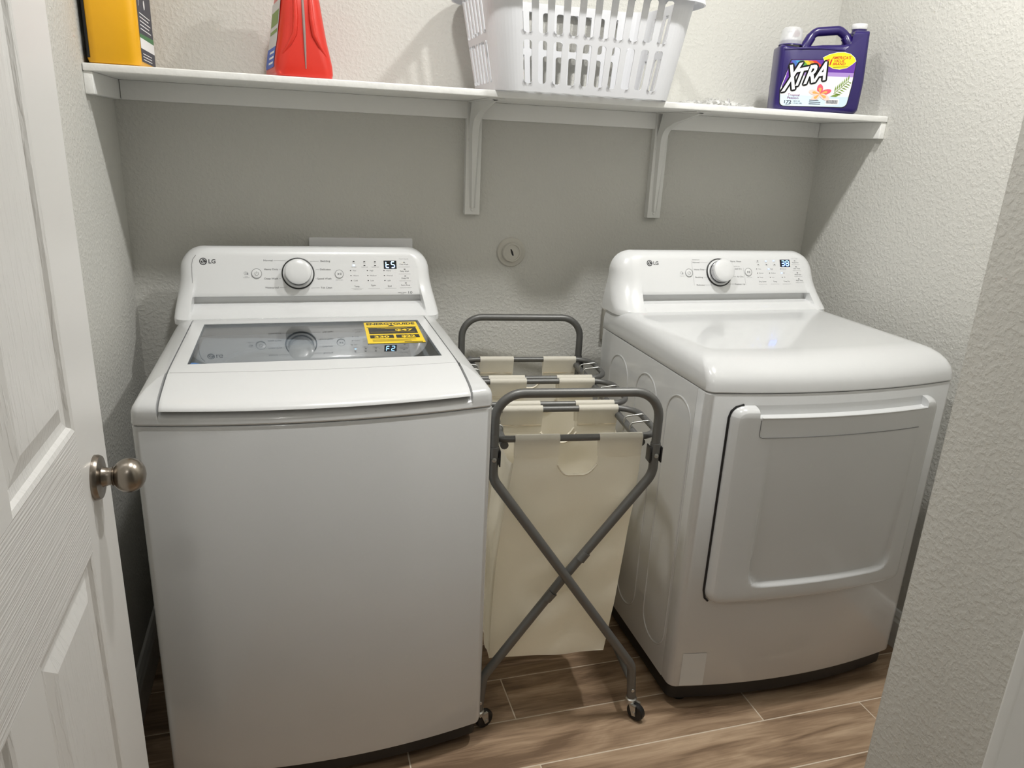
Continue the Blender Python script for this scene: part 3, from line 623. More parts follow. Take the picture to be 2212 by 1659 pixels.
def dryer():
    t = tag(empty('clothes_dryer', (1.6625, -.8274, 0), -.0021), 'white front-load clothes dryer with a square drop-down door beside the right wall', 'clothes dryer')
    hw, zb, zs_, bow, yb = .350, .074, .8845, .036, .62
    o2 = lambda f=0, s=0, rc=.024: plan(hw, yb, bow, rc, f, s)
    # front panel wraps the corners, side panels behind it
    def front_half(z, f=0, s=0):
        pts = [p for p in o2(f, s)[:-2]]; h = hw-s
        return [(x, y, z) for x, y in [(-h, .046)]+pts+[(h, .046)]]
    MB().loft([front_half(zb, .004, .002), front_half(zb+.006), front_half(zs_-.003), front_half(zs_, .002, .002)], True, True, True).build('front_panel', 'enamel', t, smooth=35)
    for s, nm in ((-1, 'side_panel'), (1, 'side_panel')):
        a, b = (-hw, -hw+.02) if s < 0 else (hw-.02, hw)
        bx(nm, (a, .0475, zb), (b, yb, zs_), 'enamel', t, bevel=.0015)
    bx('back_panel', (-hw+.02, yb-.02, zb), (hw-.02, yb, zs_), 'enamel', t)
    for i, (y, r) in enumerate(((.480, .062), (.300, .062), (.118, .062))):
        zt_, zb_ = .838-r, .20
        path = [(-hw, y+r*math.cos(a), zt_+r*math.sin(a)) for a in [PI*k/16 for k in range(17)]]+[(-hw, y+r*math.cos(a), zb_+r*math.sin(a)) for a in [PI+PI*k/16 for k in range(17)]]
        MB().tube([Vector(p) for p in path], .0026, 8, True).build('embossed_arch', 'enamel', t, smooth=60)
    MB().loft([lay(o2(.03, .02), .022), lay(o2(.016, .008), .028), lay(o2(.014, .008), zb+.002)]).build('base', 'black', t, smooth=35)
    for x in (-.29, .29):
        for y in (.05, .55):
            MB().lathe([(.021, 0), (.023, .006), (.019, .014), (.012, .018), (.012, .032)], (x, y, 0), (0, 0, 1), 20).build('foot', 'black', t, smooth=40)
    mb = MB(); fr = Frame((-.288, .039-.036*.32, zb+.004), (1, 0, 0), (0, 0, 1))
    g = lambda u, v: (u, -bow*(1-(u/hw)**2)-.0006, v)
    MB().grid(g, span(-.325, -.262, 6), [zb+.006, zb+.105]).build('protective_film', mat('clear_film_patch', lin(211, 212, 211), .16, coat=.6), t, smooth=60)
    # top
    z0 = zs_+.002
    R = [lay(o2(.001, .001), z0), lay(o2(-.001, -.001), z0+.003), lay(o2(.002, .000), z0+.020), lay(o2(.010, .001), z0+.034), lay(o2(.024, .004), z0+.047), lay(o2(.044, .010), z0+.058), lay(o2(.068, .020), z0+.066), lay(o2(.090, .034), z0+.0705), lay(o2(.112, .05), z0+.0722), lay(o2(.125, .06), z0+.0722)]
    MB().loft(R).build('top_panel', 'enamel', t, smooth=40)
    # door: bowed slab with scooped handle and a dished lower face
    X0, X1, Z0, Z1 = -.294, .282, .338, .858; th = .026
    yb_ = lambda x: -bow*(1-(x/hw)**2)
    U0, U1, UZ, UR = -.205, .225, .385, .045       # dish
    hx0, hx1 = -.237, .238; hz = .835
    def outline_clip(x, z):
        """signed distance inside the rounded outline"""
        rr = .03; cx = max(X0+rr-x, 0, x-(X1-rr)); cz = max(Z0+rr-z, 0, z-(Z1-rr))
        if cx > 0 and cz > 0: return rr-math.hypot(cx, cz)
        return min(x-X0, X1-x, z-Z0, Z1-z)
    def dish(x, z):
        cx = max(U0+UR-x, 0, x-(U1-UR)); cz = max(UZ+UR-z, 0)
        d = (UR-math.hypot(cx, cz)) if (cx > 0 or cz > 0) else 1
        d = min(d, x-U0, U1-x, z-UZ)
        return sstep(0, .010, d)*.012*max(0, 1-max(0, z-UZ-.012)/.40)**1.3
    def dpt(x, z):
        e = max(0, min(1, outline_clip(x, z)/.016)); rnd = math.sqrt(max(0, 1-(1-e)**2))
        y = yb_(x)-th*rnd-.0004 + dish(x, z)
        return (x, y, z)
    xs = sorted(set([round(v, 5) for v in span(X0, X1, 56)+[X0+.001, X0+.003, X0+.006, X0+.010, X1-.001, X1-.003, X1-.006, X1-.010, hx0, hx0+.002, hx1-.002, hx1, U0+.003, U0+.006, U0+.009, U0+.012, U1-.003, U1-.006, U1-.009, U1-.012]]))
    zs = sorted(set([round(v, 5) for v in span(Z0, Z1, 46)+[Z0+.001, Z0+.003, Z0+.006, Z0+.010, Z1-.001, Z1-.003, Z1-.006, Z1-.010, hz, UZ, UZ+.002, UZ+.004, UZ+.006, UZ+.008, UZ+.010, UZ+.012]]))
    def clampo(x, z):
        """pull corner points onto the rounded outline"""
        rr = .03; cxx = X0+rr if x < X0+rr else X1-rr; czz = Z0+rr if z < Z0+rr else Z1-rr
        if (x < X0+rr or x > X1-rr) and (z < Z0+rr or z > Z1-rr):
            d = math.hypot(x-cxx, z-czz)
            if d > 1e-6:
                m_ = max(abs(x-cxx), abs(z-czz)); k = m_/d; return cxx+(x-cxx)*k, czz+(z-czz)*k
        return x, z
    f = lambda x, z: dpt(*clampo(x, z))
    keep = lambda x, z: not (hx0 < x < hx1 and z > hz-.0)
    mb = MB().grid(f, xs, zs, keep)
    # walls of the scoop: fall back from the lip to the cabinet, then up
    sx = [x for x in xs if hx0 <= x <= hx1]
    def scoop(x, k): 
        e = max(0, min(1, min(x-hx0, hx1-x)/.02)); e = math.sqrt(max(0, 1-(1-e)**2))
        return [(x, yb_(x)-th, hz), (x, yb_(x)-th+.0035, hz+.0025), (x, yb_(x)-th+.012, hz-.004*e), (x, yb_(x)-.0035, hz+.001), (x, yb_(x)-.002, hz+.012), (x, yb_(x)-.001, Z1)][k]
    sc = MB().grid(lambda x, k: scoop(x, int(k)), sx, list(range(6)))
    for x in (hx0, hx1):
        q = [scoop(x, k) for k in range(6)]; zz = [z for z in zs if z >= hz]
        edge = [f(x, z) for z in zz][::-1]
        sc.add(q+edge[:-1], [tuple(range(len(q)+len(edge)-1))])
    dr = mb.build('door', 'enamel', t, smooth=42, weld=.0002)
    sc.build('handle_scoop', 'enamel', dr)
    # handle strip
    def hp(x, z): return (x, yb_(x)-th-.0010, z)
    mb = MB(); seam = [(hx0+.004, hz-.004), (hx0+.004, .795), (hx0+.012, .787), (hx1-.03, .787)]
    mb.tube([hp(*p) for p in [seam[0], seam[1], (hx0+.006, .790), seam[2]]+[(x, .787) for x in span(hx0+.02, hx1-.02, 14)]], .0009, 6)
    mb.build('handle_seam', 'seam', dr)
    mb = MB(); mb.tube([(x, yb_(x)-th-.0005, hz+.0002) for x in span(hx0+.006, hx1-.006, 20)], .0022, 8); mb.build('handle_lip', 'enamel', dr, smooth=60)
    # dark gap down the hinge side of the door
    mb = MB(); P = [(X0-.0022, Z1-.03)]+[(X0-.0022+0*k, z) for k, z in enumerate(span(Z1-.04, Z0+.03, 6))]+[(X0+.003, Z0+.008), (X0+.012, Z0-.001)]
    P = [(X0+.03, Z1+.0015), (X0+.012, Z1-.004), (X0+.002, Z1-.014)]+P
    mb.tube([(x, yb_(x)-.0012, z) for x, z in P], .0028, 6); mb.build('door_gap', 'black', dr)
    # console
    c, fr = console(t, hw, .495, z0+.0715, .545, 1.0, .585, 1.09, 1.119, .640, -.270, .302, .068, .034)
    fr.O.x -= .007
    logo(c, fr, -.2286, .0951, .0092, -.2164, .0146)
    dial(c, fr, (-.0004, .066))
    b = MB().lathe([(.0122, -.001), (.0122, .0012), (.011, .0018), (.001, .0018)], fr(-.1025, .0653), fr.n, 32).build('power_button', 'plastic', c, smooth=30)
    mb = MB(); put_ring(mb, fr, (-.1025, .0653), .0118, .0010, .0021); put_ring(mb, fr, (-.1025, .0649), .0046, .0009, .0021, 24, 125, 415); put_line(mb, fr, (-.1025, .0653), (-.1025, .0707), .0009, .0021); mb.build('power_symbol', 'print', b)
    b = MB().lathe([(.0122, -.001), (.0122, .0012), (.011, .0018), (.001, .0018)], fr(.1007, .0672), fr.n, 32).build('start_button', 'plastic', c, smooth=30)
    mb = MB(); u, v = .1007, .0672; put_ring(mb, fr, (u, v), .0118, .0010, .0021); put_poly(mb, fr, [(u-.004, v+.0034), (u-.004, v-.0034), (u+.0005, v)], .0021); put_line(mb, fr, (u+.002, v+.003), (u+.002, v-.003), .0013, .0021); put_line(mb, fr, (u+.0044, v+.003), (u+.0044, v-.003), .0013, .0021); mb.build('start_symbol', 'print', b)
    d = MB(); put_poly(d, fr, [(.2169, .0831), (.2525, .0831), (.2525, .1062), (.2169, .1062)], .0006); d = d.build('display', 'blackgloss', c)
    mb = MB(); seg7(mb, fr, .2225, .0868, .0095, .0155, 'abgcd', .0027); seg7(mb, fr, .2378, .0868, .0095, .0155, 'abcdefg', .0027); mb.build('display_digits', 'digit2', d)
    mb = MB()
    for s, u, v, wd in (('Normal', -.0865, .0953, .0225), ('Heavy Duty', -.0838, .0735, .0345), ('Bedding', -.0818, .0498, .0250), ('Delicates', -.0800, .0262, .0270), ('Perm. Press', .0426, .0985, .0370), ('Speed Dry', .0489, .0755, .0300), ('Air Dry', .0599, .0510, .0230), ('Freshen Up', .0508, .0277, .0350)):
        put_text(mb, fr, s, u, v, width=wd, size=.0062); mb.build('cycle_name', 'print', c); mb = MB()
    for s, u, wd in (('Dry Level', .1361, .025), ('Temp.', .1863, .014), ('Time Dry', .2231, .024)): put_text(mb, fr, s, u, .0355, width=wd, size=.0058)
    for i, s in enumerate(('Wrinkle Care', 'Less Time', 'Damp Dry', 'More Time')): put_text(mb, fr, s, .2725+.0029*i, .0955-.0191*i, width=.024, size=.0050, align='CENTER')
    mb.build('printed_words', 'print', c)
    mb = MB()
    put_text(mb, fr, 'SENSOR DRY', -.0877, .1040, width=.0255, size=.0036); put_text(mb, fr, 'MANUAL DRY', .0485, .0838, width=.0255, size=.0036)
    put_line(mb, fr, (-.0906, .1019), (-.0875, .0272), .0005); put_line(mb, fr, (.0852, .0803), (.0885, .0273), .0005)
    for a, b_ in (((-.0625, .0975), (-.036, .0975)), ((-.0475, .0757), (-.043, .0757)), ((-.0545, .052), (-.044, .052)), ((-.051, .0284), (-.028, .0284)), ((.020, .1005), (.040, .1005)), ((.044, .078), (.047, .078)), ((.044, .0532), (.0575, .0532)), ((.022, .030), (.049, .030))): put_line(mb, fr, a, b_, .0005)
    for k, col in enumerate((('Very', 'Normal', 'Damp'), ('High', 'Medium', 'Low'), ('60 min', '40', '20'))):
        for j, s in enumerate(col): put_text(mb, fr, s, .1375+.0432*k+.0012*j, .0752-.0131*j, size=.0050)
    for k in range(3): put_line(mb, fr, (.1335+.0432*k, .029), (.1635+.0432*k, .029), .0004); put_text(mb, fr, ('Sensor', 'Cool', 'Add')[k], .1376+.029*k, .0970, size=.0032, align='CENTER'); put_text(mb, fr, ('Clean', 'Lock', 'Damp')[k], .1391+.029*k, .0868, size=.0032, align='CENTER')
    for i in range(4): put_line(mb, fr, (.258+.0029*i, .0905-.0191*i), (.288+.0029*i, .0905-.0191*i), .0004)
    put_text(mb, fr, 'Press 3 seconds', .2708, .1085, width=.022, size=.0030, align='CENTER'); put_text(mb, fr, 'Hold to Start', .1035, .0500, width=.019, size=.0028, align='CENTER')
    put_ring(mb, fr, (-.127, .0655), .0038, .0007); put_poly(mb, fr, [(-.1246, .0610), (-.1212, .0610), (-.1212, .0665), (-.1246, .0665)], .0002); put_text(mb, fr, 'Diagnosis', -.1255, .0548, width=.015, size=.0028, align='CENTER')
    mb.build('fine_print', 'print_light', c)
    mb = MB()
    for k in range(3):
        for j in range(2):
            if j == 1 or k == 0: put_line(mb, fr, (.1352+.029*k+.0014*j, .1019-.0103*j), (.1400+.029*k+.0014*j, .1019-.0103*j), .0018, .0006)
        for j in range(3):
            if (k, j) not in ((1, 0), (2, 1)): put_line(mb, fr, (.1301+.0432*k+.0012*j, .0769-.0131*j), (.1330+.0432*k+.0012*j, .0769-.0131*j), .0018, .0006)
    for i in range(4): put_line(mb, fr, (.2684+.0029*i, .1024-.0191*i), (.2732+.0029*i, .1024-.0191*i), .0015, .0006)
    mb.build('indicator_lights', 'black', c)
    mb = MB()
    for u, v in ((.1667, .1020), (.1947, .1029), (.1745, .0769), (.2195, .0640)): put_line(mb, fr, (u-.0022, v), (u+.0022, v), .0016, .0006)
    mb.build('lit_indicators', 'digit2', c)
dryer()

# ------------------------------------------------------------------ rolling laundry sorter
CA = -.115
CART = empty('laundry_cart', (1.012, -.797, 0), CA)
tag(CART, 'rolling grey tube laundry cart frame between washer and dryer', 'laundry cart')
ZR = .780; LEN = .715
def cart():
    t = CART; r = .0105
    for yy, sg in ((0, 1), (LEN, -1)):
        arch = fillet([(-.187, yy, .765), (-.187, yy, .893), (.187, yy, .893), (.187, yy, .765)], .062, 10)
        MB().tube(arch, r, 14).build('handle_arch', 'frame', t, smooth=60)
        for s in (-1, 1):
            off = sg*(.004 if s > 0 else -.016)
            p = fillet([(s*.187, yy, .768), (s*.187, yy, .692), (0, yy+off, .432), (-s*.190, yy, .158), (-s*.199, yy, .060)], [0, .06, 0, .05, 0], 9)
            MB().tube(p, r+.0007, 14).build('leg', 'frame', t, smooth=60)
            # sleeve joints on one diagonal
            MB().tube([(s*.187, yy, .77), (s*.187, yy, .745)], r+.0016, 14).build('collar', 'frame', t, smooth=60)
            f = Frame((s*.187, yy-sg*.0118, .742), (1, 0, 0), (0, 0, 1))
            MB().lathe([(.0055, 0), (.005, .002), (.002, .0026), (.0018, .001)], (s*.187, yy-sg*.0112, .742), (0, -sg, 0), 14).build('screw', 'steel', t, smooth=40)
            for q in (-1, 1): bx('rail_clip', (s*.187+q*.0135-.0015, yy-.010*sg if sg > 0 else yy-.016, .724), (s*.187+q*.0135+.0015, yy+.016 if sg > 0 else yy+.010, .762), 'bracket_dark', t, bevel=.0008)
            MB().lathe([(.0045, 0), (.004, .0018), (.0015, .002)], (-s*.1965, yy-sg*.0115, .088), (0, -sg, 0), 12).build('screw', 'steel', t, smooth=40)
            # caster
            k = empty('caster', (-s*.199, yy, 0)); k.parent = t; rz = (.5 if s > 0 else -.9)+(.3 if sg < 0 else 0); k.rotation_euler = (0, 0, rz)
            MB().lathe([(.012, .046), (.0145, .050), (.0145, .057), (.010, .060), (.0075, .066)], (0, 0, 0), (0, 0, 1), 20).build('swivel', 'steel', k, smooth=40)
            mb = MB()
            for q in (-1, 1): mb.loft([[(.002, q*.0105, .046), (.022, q*.0105, .046), (.024, q*.0105, .018), (.014, q*.0105, .016)], [(.002, q*.0125, .046), (.022, q*.0125, .046), (.024, q*.0125, .018), (.014, q*.0125, .016)]])
            mb.box((-.004, -.0125, .044), (.022, .0125, .0475)); mb.build('fork', 'steel', k)
            MB().lathe([(.008, -.0085), (.021, -.0085), (.0235, -.006), (.024, 0), (.0235, .006), (.021, .0085), (.008, .0085)], (.018, 0, .0245), (0, 1, 0), 28).build('wheel', 'black', k, smooth=35)
            MB().lathe([(.005, -.014), (.005, .014)], (.018, 0, .0245), (0, 1, 0), 12).build('axle', 'steel', k, smooth=35)
        MB().tube([(.030, yy-sg*.0015, .474), (.044, yy-sg*.0005, .493)], r+.0014, 14).build('sleeve', 'frame', t, smooth=60)
        MB().tube([(-.030, yy-sg*.0015, .389), (-.044, yy-sg*.0005, .370)], r+.0014, 14).build('sleeve', 'frame', t, smooth=60)
    for s in (-1, 1):
        MB().tube([(s*.160, .020, ZR-.017), (s*.160, LEN-.008, ZR-.017)], .0095, 12).build('side_rail', 'frame', t, smooth=60)
        MB().tube([(s*.195, .008, .105), (s*.195, LEN-.008, .105)], .008, 12).build('bottom_rail', 'frame', t, smooth=60)
    for i, (a, b) in enumerate(HOOPS):
        c = [(-.204, a, ZR), (.204, a, ZR), (.204, b, ZR), (-.204, b, ZR)]
        MB().tube(fillet(c, [.055]*4, 9, True), .0078, 12, True).build('bag_hoop', 'frame', t, smooth=60)
        for s in (-1, 1):
            for q in (-.022, .022):
                y = (a+b)/2+q
                MB().tube(fillet([(s*.154, y, ZR-.032), (s*.154, y, ZR+.004), (s*.200, y, ZR+.010), (s*.213, y, ZR-.004)], .008, 5), .0022, 8).build('wire_hook', 'steel', t, smooth=60)
HOOPS = [(.016, .204), (.238, .425), (.452, .640)]
cart()
def laundry_bag(y1, y2, lab, sh, seed):
    t = tag(empty('laundry_bag', (CART.location.x, CART.location.y, 0), CA), lab, 'laundry bag', 'canvas bags on the laundry cart')
    rnd = random.Random(seed); hw, zb = .148, .182; uo = .010; r = .0098
    ph = [rnd.uniform(0, 6) for _ in range(6)]
    zl = ZR-.045
    def wr(u, z, k):
        d = (zl-z)/(zl-zb)
        return sstep(0, .25, d)*(.004*math.sin(14*u+ph[k]+5*d)+.0035*math.sin(23*d+ph[k+1]+9*u)+.0035*math.sin(19*u-13*d+ph[k+2])+.0018*math.sin(47*u+21*d+ph[k]))
    def sx(u, z):
        d = (zl-z)/(zl-zb); return u+uo-sh*d+u*.06*math.sin(PI*min(1, max(0, d)))
    for (yy, sg, nm) in ((y1, -1, 'front_panel'), (y2, 1, 'back_panel')):
        mb = MB()
        f = lambda u, z: (sx(u, z), yy+(-.006+.026*sstep(0, .5, (zl-z)/(zl-zb)) if sg < 0 else .004*sstep(0, .35, (zl-z)/(zl-zb)))+wr(u, z, 0 if sg < 0 else 3)*(1 if abs(u) < hw-.002 else .3), z)
        # below the cut-out
        cut = ZR-.086
        mb.grid(f, span(-hw, -.046, 8)+span(-.046, .046, 12)[1:]+span(.046, hw, 8)[1:], span(zb, cut-.004, 22))
        # tabs up to the sleeve and the rounded notch edge
        def top(u):
            e = max(0, .046-abs(u)); return (cut-.004)+(.028*(1-min(1, e/.03))**2 if e < .03 else 0)
        for u0, u1 in ((-hw, -.046), (.046, hw)):
            mb.grid(lambda u, k: f(u, lerp(cut-.004, zl, k)), span(u0, u1, 8), [0, .5, 1])
        mb.grid(lambda u, k: f(u, lerp(cut-.004, top(u), k)), span(-.046, .046, 12), [0, .5, 1])
        p = mb.build(nm, 'canvas', t, smooth=60, weld=.0004)
        # taped edge of the notch
        e = [f(u, top(u)-.001) for u in span(-.046, .046, 18)]
        MB().tube(e, .0026, 6).build('notch_binding', mat('binding', lin(244, 236, 216), .6), p, smooth=60)
        for u0, u1 in ((-hw, -.046), (.046, hw)):
            mb = MB(); prof = []
            for k in range(13):
                a = math.radians(-20+220*k/12); prof.append((r*math.cos(a), ZR+r*math.sin(a)))
            prof = [(.0016, zl-.002), (.004, zl+.008)]+prof+([(-.004, zl+.008), (-.0016, zl-.002)] if sg > 0 else [(-.0076, zl+.010), (-.0064, zl-.0005)])
            mb.grid(lambda u, k: (u+uo, yy+prof[int(k)][0]+.0012*math.sin(60*u+ph[1])*(1 if prof[int(k)][1] < ZR-.015 else 0), prof[int(k)][1]), span(u0, u1, 6), list(range(len(prof))))
            mb.build('hanging_tab', 'canvas', t, smooth=60)
            # stitched hem line
            if sg < 0: continue
            hem = MB(); hem.tube([(u+uo, yy-(.0035 if sg > 0 else .0070), zl+.004) for u in span(u0+.003, u1-.003, 6)], .0007, 5); hem.build('hem_stitch', mat('stitch', lin(205, 188, 160), .8), t)
    for s in (-1, 1):
        def g(v, z):
            u = s*hw; y = lerp(y1, y2, v); d = (zl-z)/(zl-zb); b = math.sin(PI*v)
            yoff = lerp(-.006+.026*sstep(0, .5, d), .004*sstep(0, .35, d), v)
            return (sx(u, z)+s*(.010*b*math.sin(PI*max(0, min(1, d)))+wr(v, z, 2)*.8*b), y+yoff, z)
        mb = MB(); mb.grid(lambda v, k: g(v, lerp(zb, ZR-.058-.018*math.sin(PI*v), k)), span(0, 1, 12), span(0, 1, 22))
        mb.build('side_panel', 'canvas', t, smooth=60)
    mb = MB(); mb.grid(lambda u, v: (sx(u, zb), lerp(y1+.020, y2+.004, v), zb-.012*math.sin(PI*v)*math.cos(u*9)), span(-hw, hw, 12), span(0, 1, 6))
    mb.build('bottom', 'canvas', t, smooth=60)
laundry_bag(HOOPS[0][0], HOOPS[0][1], 'cream canvas laundry bag at the front of the cart with a cut-out handle', .034, 1)
laundry_bag(HOOPS[1][0], HOOPS[1][1], 'cream canvas laundry bag in the middle of the cart', .010, 2)
laundry_bag(HOOPS[2][0], HOOPS[2][1], 'cream canvas laundry bag nearest the back wall', .010, 3)

# ------------------------------------------------------------------ laundry basket on the shelf
def basket():
    t = tag(empty('laundry_basket', (1.163, -.192, SZ)), 'white slotted plastic laundry basket on the shelf', 'laundry basket')
    b0, b1 = (.238, .148), (.285, .178); H_ = .252; rc0, rc1 = .055, .075
    def per(k, n_side=(20, 12), cn=6):
        """outline at height fraction k, each point with (side, fraction)"""
        hx, hy, rc = lerp(b0[0], b1[0], k), lerp(b0[1], b1[1], k), lerp(rc0, rc1, k)
        return hx, hy, rc
    def slots(n, L, frac):          # positions of slot edges along one straight side, as fractions -1..1
        out = []; pitch = 2/n
        for i in range(n): c = -1+pitch*(i+.5); out.append((c-pitch*frac/2, c+pitch*frac/2))
        return out
    SX, SY = slots(10, 1, .58), slots(6, 1, .58)
    def side_pt(side, s, k):
        hx, hy, rc = per(k)
        if side == 0: return (s*(hx-rc), -hy)
        if side == 1: return (hx, s*(hy-rc))
        if side == 2: return (-s*(hx-rc), hy)
        return (-hx, -s*(hy-rc))
    def corner_pt(c, a, k):
        hx, hy, rc = per(k); cx, cy = [(hx-rc, -hy+rc), (hx-rc, hy-rc), (-hx+rc, hy-rc), (-hx+rc, -hy+rc)][c]
        th = math.radians(-90+90*c+a); return (cx+rc*math.cos(th), cy+rc*math.sin(th))
    rows = [(.075, .455), (.52, .905)]; rr = .0075
    mb = MB()
    P3 = lambda side, s, k: (*side_pt(side, s, k), H_*k)
    for side in range(4):
        S_ = SX if side % 2 == 0 else SY; L = per(.5)[0 if side % 2 == 0 else 1]-per(.5)[2]
        edges = [-1]+[e for a in S_ for e in a]+[1]
        # solid bands
        for ka, kb in ((0, rows[0][0]), (rows[0][1], rows[1][0]), (rows[1][1], 1)):
            mb.grid(lambda s, k: P3(side, s, k), edges, [ka, kb])
        for ka, kb in rows:
            for i in range(0, len(edges)-1, 2): mb.grid(lambda s, k: P3(side, s, k), [edges[i], edges[i+1]], [ka, kb])
            for a, b in S_:     # rounded slot corners
                ru, rk = rr/L, rr/H_
                for cu, ck, su, sk in ((a, ka, 1, 1), (b, ka, -1, 1), (a, kb, 1, -1), (b, kb, -1, -1)):
                    arc = [(cu+su*ru*(1-math.sin(q)), ck+sk*rk*(1-math.cos(q))) for q in [PI/2*j/3 for j in range(4)]]
                    mb.add([P3(side, cu, ck)]+[P3(side, *p) for p in arc], [tuple(range(5))])
        for i in range(12):
            ks = sorted(set([0, 1]+[v for r_ in rows for v in r_]))
            for j in range(len(ks)-1):
                a0, a1 = 90*i/12, 90*(i+1)/12
                mb.add([(*corner_pt(side, a0, ks[j]), H_*ks[j]), (*corner_pt(side, a1, ks[j]), H_*ks[j]), (*corner_pt(side, a1, ks[j+1]), H_*ks[j+1]), (*corner_pt(side, a0, ks[j+1]), H_*ks[j+1])], [(0, 1, 2, 3)])
    o = mb.build('slotted_wall', 'basket', t, weld=.0001)
    md = o.modifiers.new('solid', 'SOLIDIFY'); md.thickness = .0034; md.offset = -1
    def ring(hx, hy, rc, z): return [(x, y, z) for x, y in rrect(-hx, hx, -hy, hy, rc, 6)]
    MB().loft([ring(.214, .124, .045, .0), ring(.226, .136, .05, .0015), ring(.2365, .1465, .054, .010), ring(.2390, .1490, .055, .0195)], True, True, False).build('bottom', 'basket', t, smooth=50)
    MB().loft([ring(.2845, .1775, .075, H_-.004), ring(.300, .193, .085, H_-.002), ring(.306, .199, .09, H_-.010), ring(.308, .201, .09, H_-.022), ring(.305, .198, .09, H_-.022), ring(.303, .196, .09, H_-.010), ring(.298, .191, .085, H_-.006), ring(.284, .177, .075, H_-.008)], True, False, False).build('rim', 'basket', t, smooth=50)
basket()

# ------------------------------------------------------------------ detergent jugs and bag on the shelf
def yellow_jug():
    t = tag(empty('detergent_jug', (.062, -.172, SZ)), 'yellow detergent jug with a navy label at the left end of the shelf', 'jug')
    hx, hy = .0545, .118
    def ring(k, ix, iy, z, rc=.024): return [(x, y, z) for x, y in rrect(-hx+ix, hx-ix, -hy+iy, hy-iy, rc, 6)]
    MB().loft([ring(0, .010, .010, 0, .016), ring(0, .003, .003, .003, .02), ring(0, 0, 0, .012), ring(0, 0, 0, .14), ring(0, .002, .006, .18), ring(0, .010, .03, .215), ring(0, .022, .06, .235), ring(0, .028, .085, .25, .02)]).build('body', 'yellow', t, smooth=45)
    MB().lathe([(.027, .25), (.027, .29), (.024, .295)], (0, 0, 0), (0, 0, 1), 28).build('cap', 'yellow', t, smooth=40)
    mb = MB(); mb.tube(fillet([(0, .05, .235), (0, .09, .245), (0, .105, .20), (0, .105, .12)], .02, 5), .012, 12); mb.build('handle', 'yellow', t, smooth=60)
    for s in (1, -1):
        fr = Frame((s*(hx+.0004), 0, 0), (0, s, 0), (0, 0, 1))
        mb = MB(); y0, y1 = -.094, .094
        put_poly(mb, fr, [(y0, .012), (y1, .012), (y1, .165), (y0, .165)], 0); lb = mb.build('label', 'navy' if s > 0 else 'black', t); lb['label'] = 'navy printed label' if s > 0 else 'black label edge'
        mb = MB(); put_poly(mb, fr, [(y0, .040), (y1, .040), (y1, .062), (y0, .062)], .0003); 
        for k in range(5): put_line(mb, fr, (y0+.02, .082+k*.008), (y1-.03-.02*(k % 2), .082+k*.008), .0022, .0003)
        put_line(mb, fr, (y0+.02, .128), (y0+.03, .155), .004, .0003); put_poly(mb, fr, disc((.0, .138), .010, 16), .0003)
        for k in range(3): put_line(mb, fr, (y0+.02, .018+k*.006), (y1-.05, .018+k*.006), .0016, .0003)
        mb.build('label_print', 'white', lb)
        mb = MB(); put_poly(mb, fr, [(y0, .062), (y1, .062), (y1, .074), (y0, .070)], .0003); mb.build('label_band', 'green', lb)
    mb = MB(); mb.grid(lambda a, z: (-hx+.024+(.0246)*math.cos(math.radians(a)), -hy+.024+(.0246)*math.sin(math.radians(a)), z), span(178, 232, 6), [.012, .17]); mb.build('label_wrap', 'black', t, smooth=60)
yellow_jug()
def red_jug():
    t = tag(empty('detergent_jug', (.455, -.165, SZ), .14), 'red tapered detergent jug with a clear dose strip', 'jug')
    def ring(hx, hy, z, rc): return [(x, y, z) for x, y in rrect(-hx, hx, -hy, hy, min(rc, hx*.98), 6)]
    prof = [(.060, .100, 0, .02), (.0655, .106, .003, .024), (.0675, .108, .012, .026), (.0672, .108, .030, .030), (.062, .106, .060, .034), (.057, .104, .085, .036), (.051, .100, .125, .036), (.045, .094, .17, .034), (.038, .08, .21, .03), (.028, .05, .24, .025), (.022, .03, .255, .02)]
    MB().loft([ring(*p) for p in prof]).build('body', 'red', t, smooth=50)
    # sculpted waist facets and pouring spine on the end facing the room
    MB().tube([(0, -.1085, .020), (0, -.1075, .06), (0, -.104, .10), (0, -.099, .14), (0, -.094, .17)], [.0012, .0026, .0032, .0034, .0028], 8).build('dose_strip', 'doseclear', t, smooth=60)
    for s in (-1, 1):
        MB().tube([(s*.058, -.090, .030), (s*.048, -.098, .052), (s*.034, -.103, .072), (s*.022, -.103, .095), (s*.018, -.1005, .13), (s*.017, -.094, .17)], [.002, .004, .005, .006, .006, .005], 10).build('grip_edge', 'red', t, smooth=60)
    MB().lathe([(.024, .25), (.024, .285)], (0, 0, 0), (0, 0, 1), 24).build('cap', mat('red_cap', lin(190, 30, 24), .35), t, smooth=40)
    # label wraps the left face
    pf = lambda z: next(lerp(a[0], b[0], (z-a[2])/(b[2]-a[2])) for a, b in zip(prof, prof[1:]) if a[2] <= z <= b[2])
    mb = MB(); mb.grid(lambda y, z: (-pf(z)-.0008, y, z), [-.072, 0, .072], span(.022, .172, 10)); lb = mb.build('label', mat('silver_label', lin(205, 205, 208), .35), t, smooth=60)
    mb = MB(); mb.grid(lambda y, z: (-pf(z)-.0012, y, z), [-.072, 0, .072], span(.022, .068, 6)); mb.build('label_band', 'blueink', lb, smooth=60)
    mb = MB()
    for z0, z1, m_ in ((.10, .108, 0), (.118, .150, 1)): mb.grid(lambda y, z: (-pf(z)-.0012, y, z), [-.060, 0, .060], span(z0, z1, 3))
    mb.build('label_print', 'leafink', lb)
    mb = MB()
    for k in range(3): mb.grid(lambda y, z: (-pf(z)-.0016, y, z), [-.060, .02], span(.030+.012*k, .035+.012*k, 2))
    mb.build('label_words', 'white', lb)
red_jug()
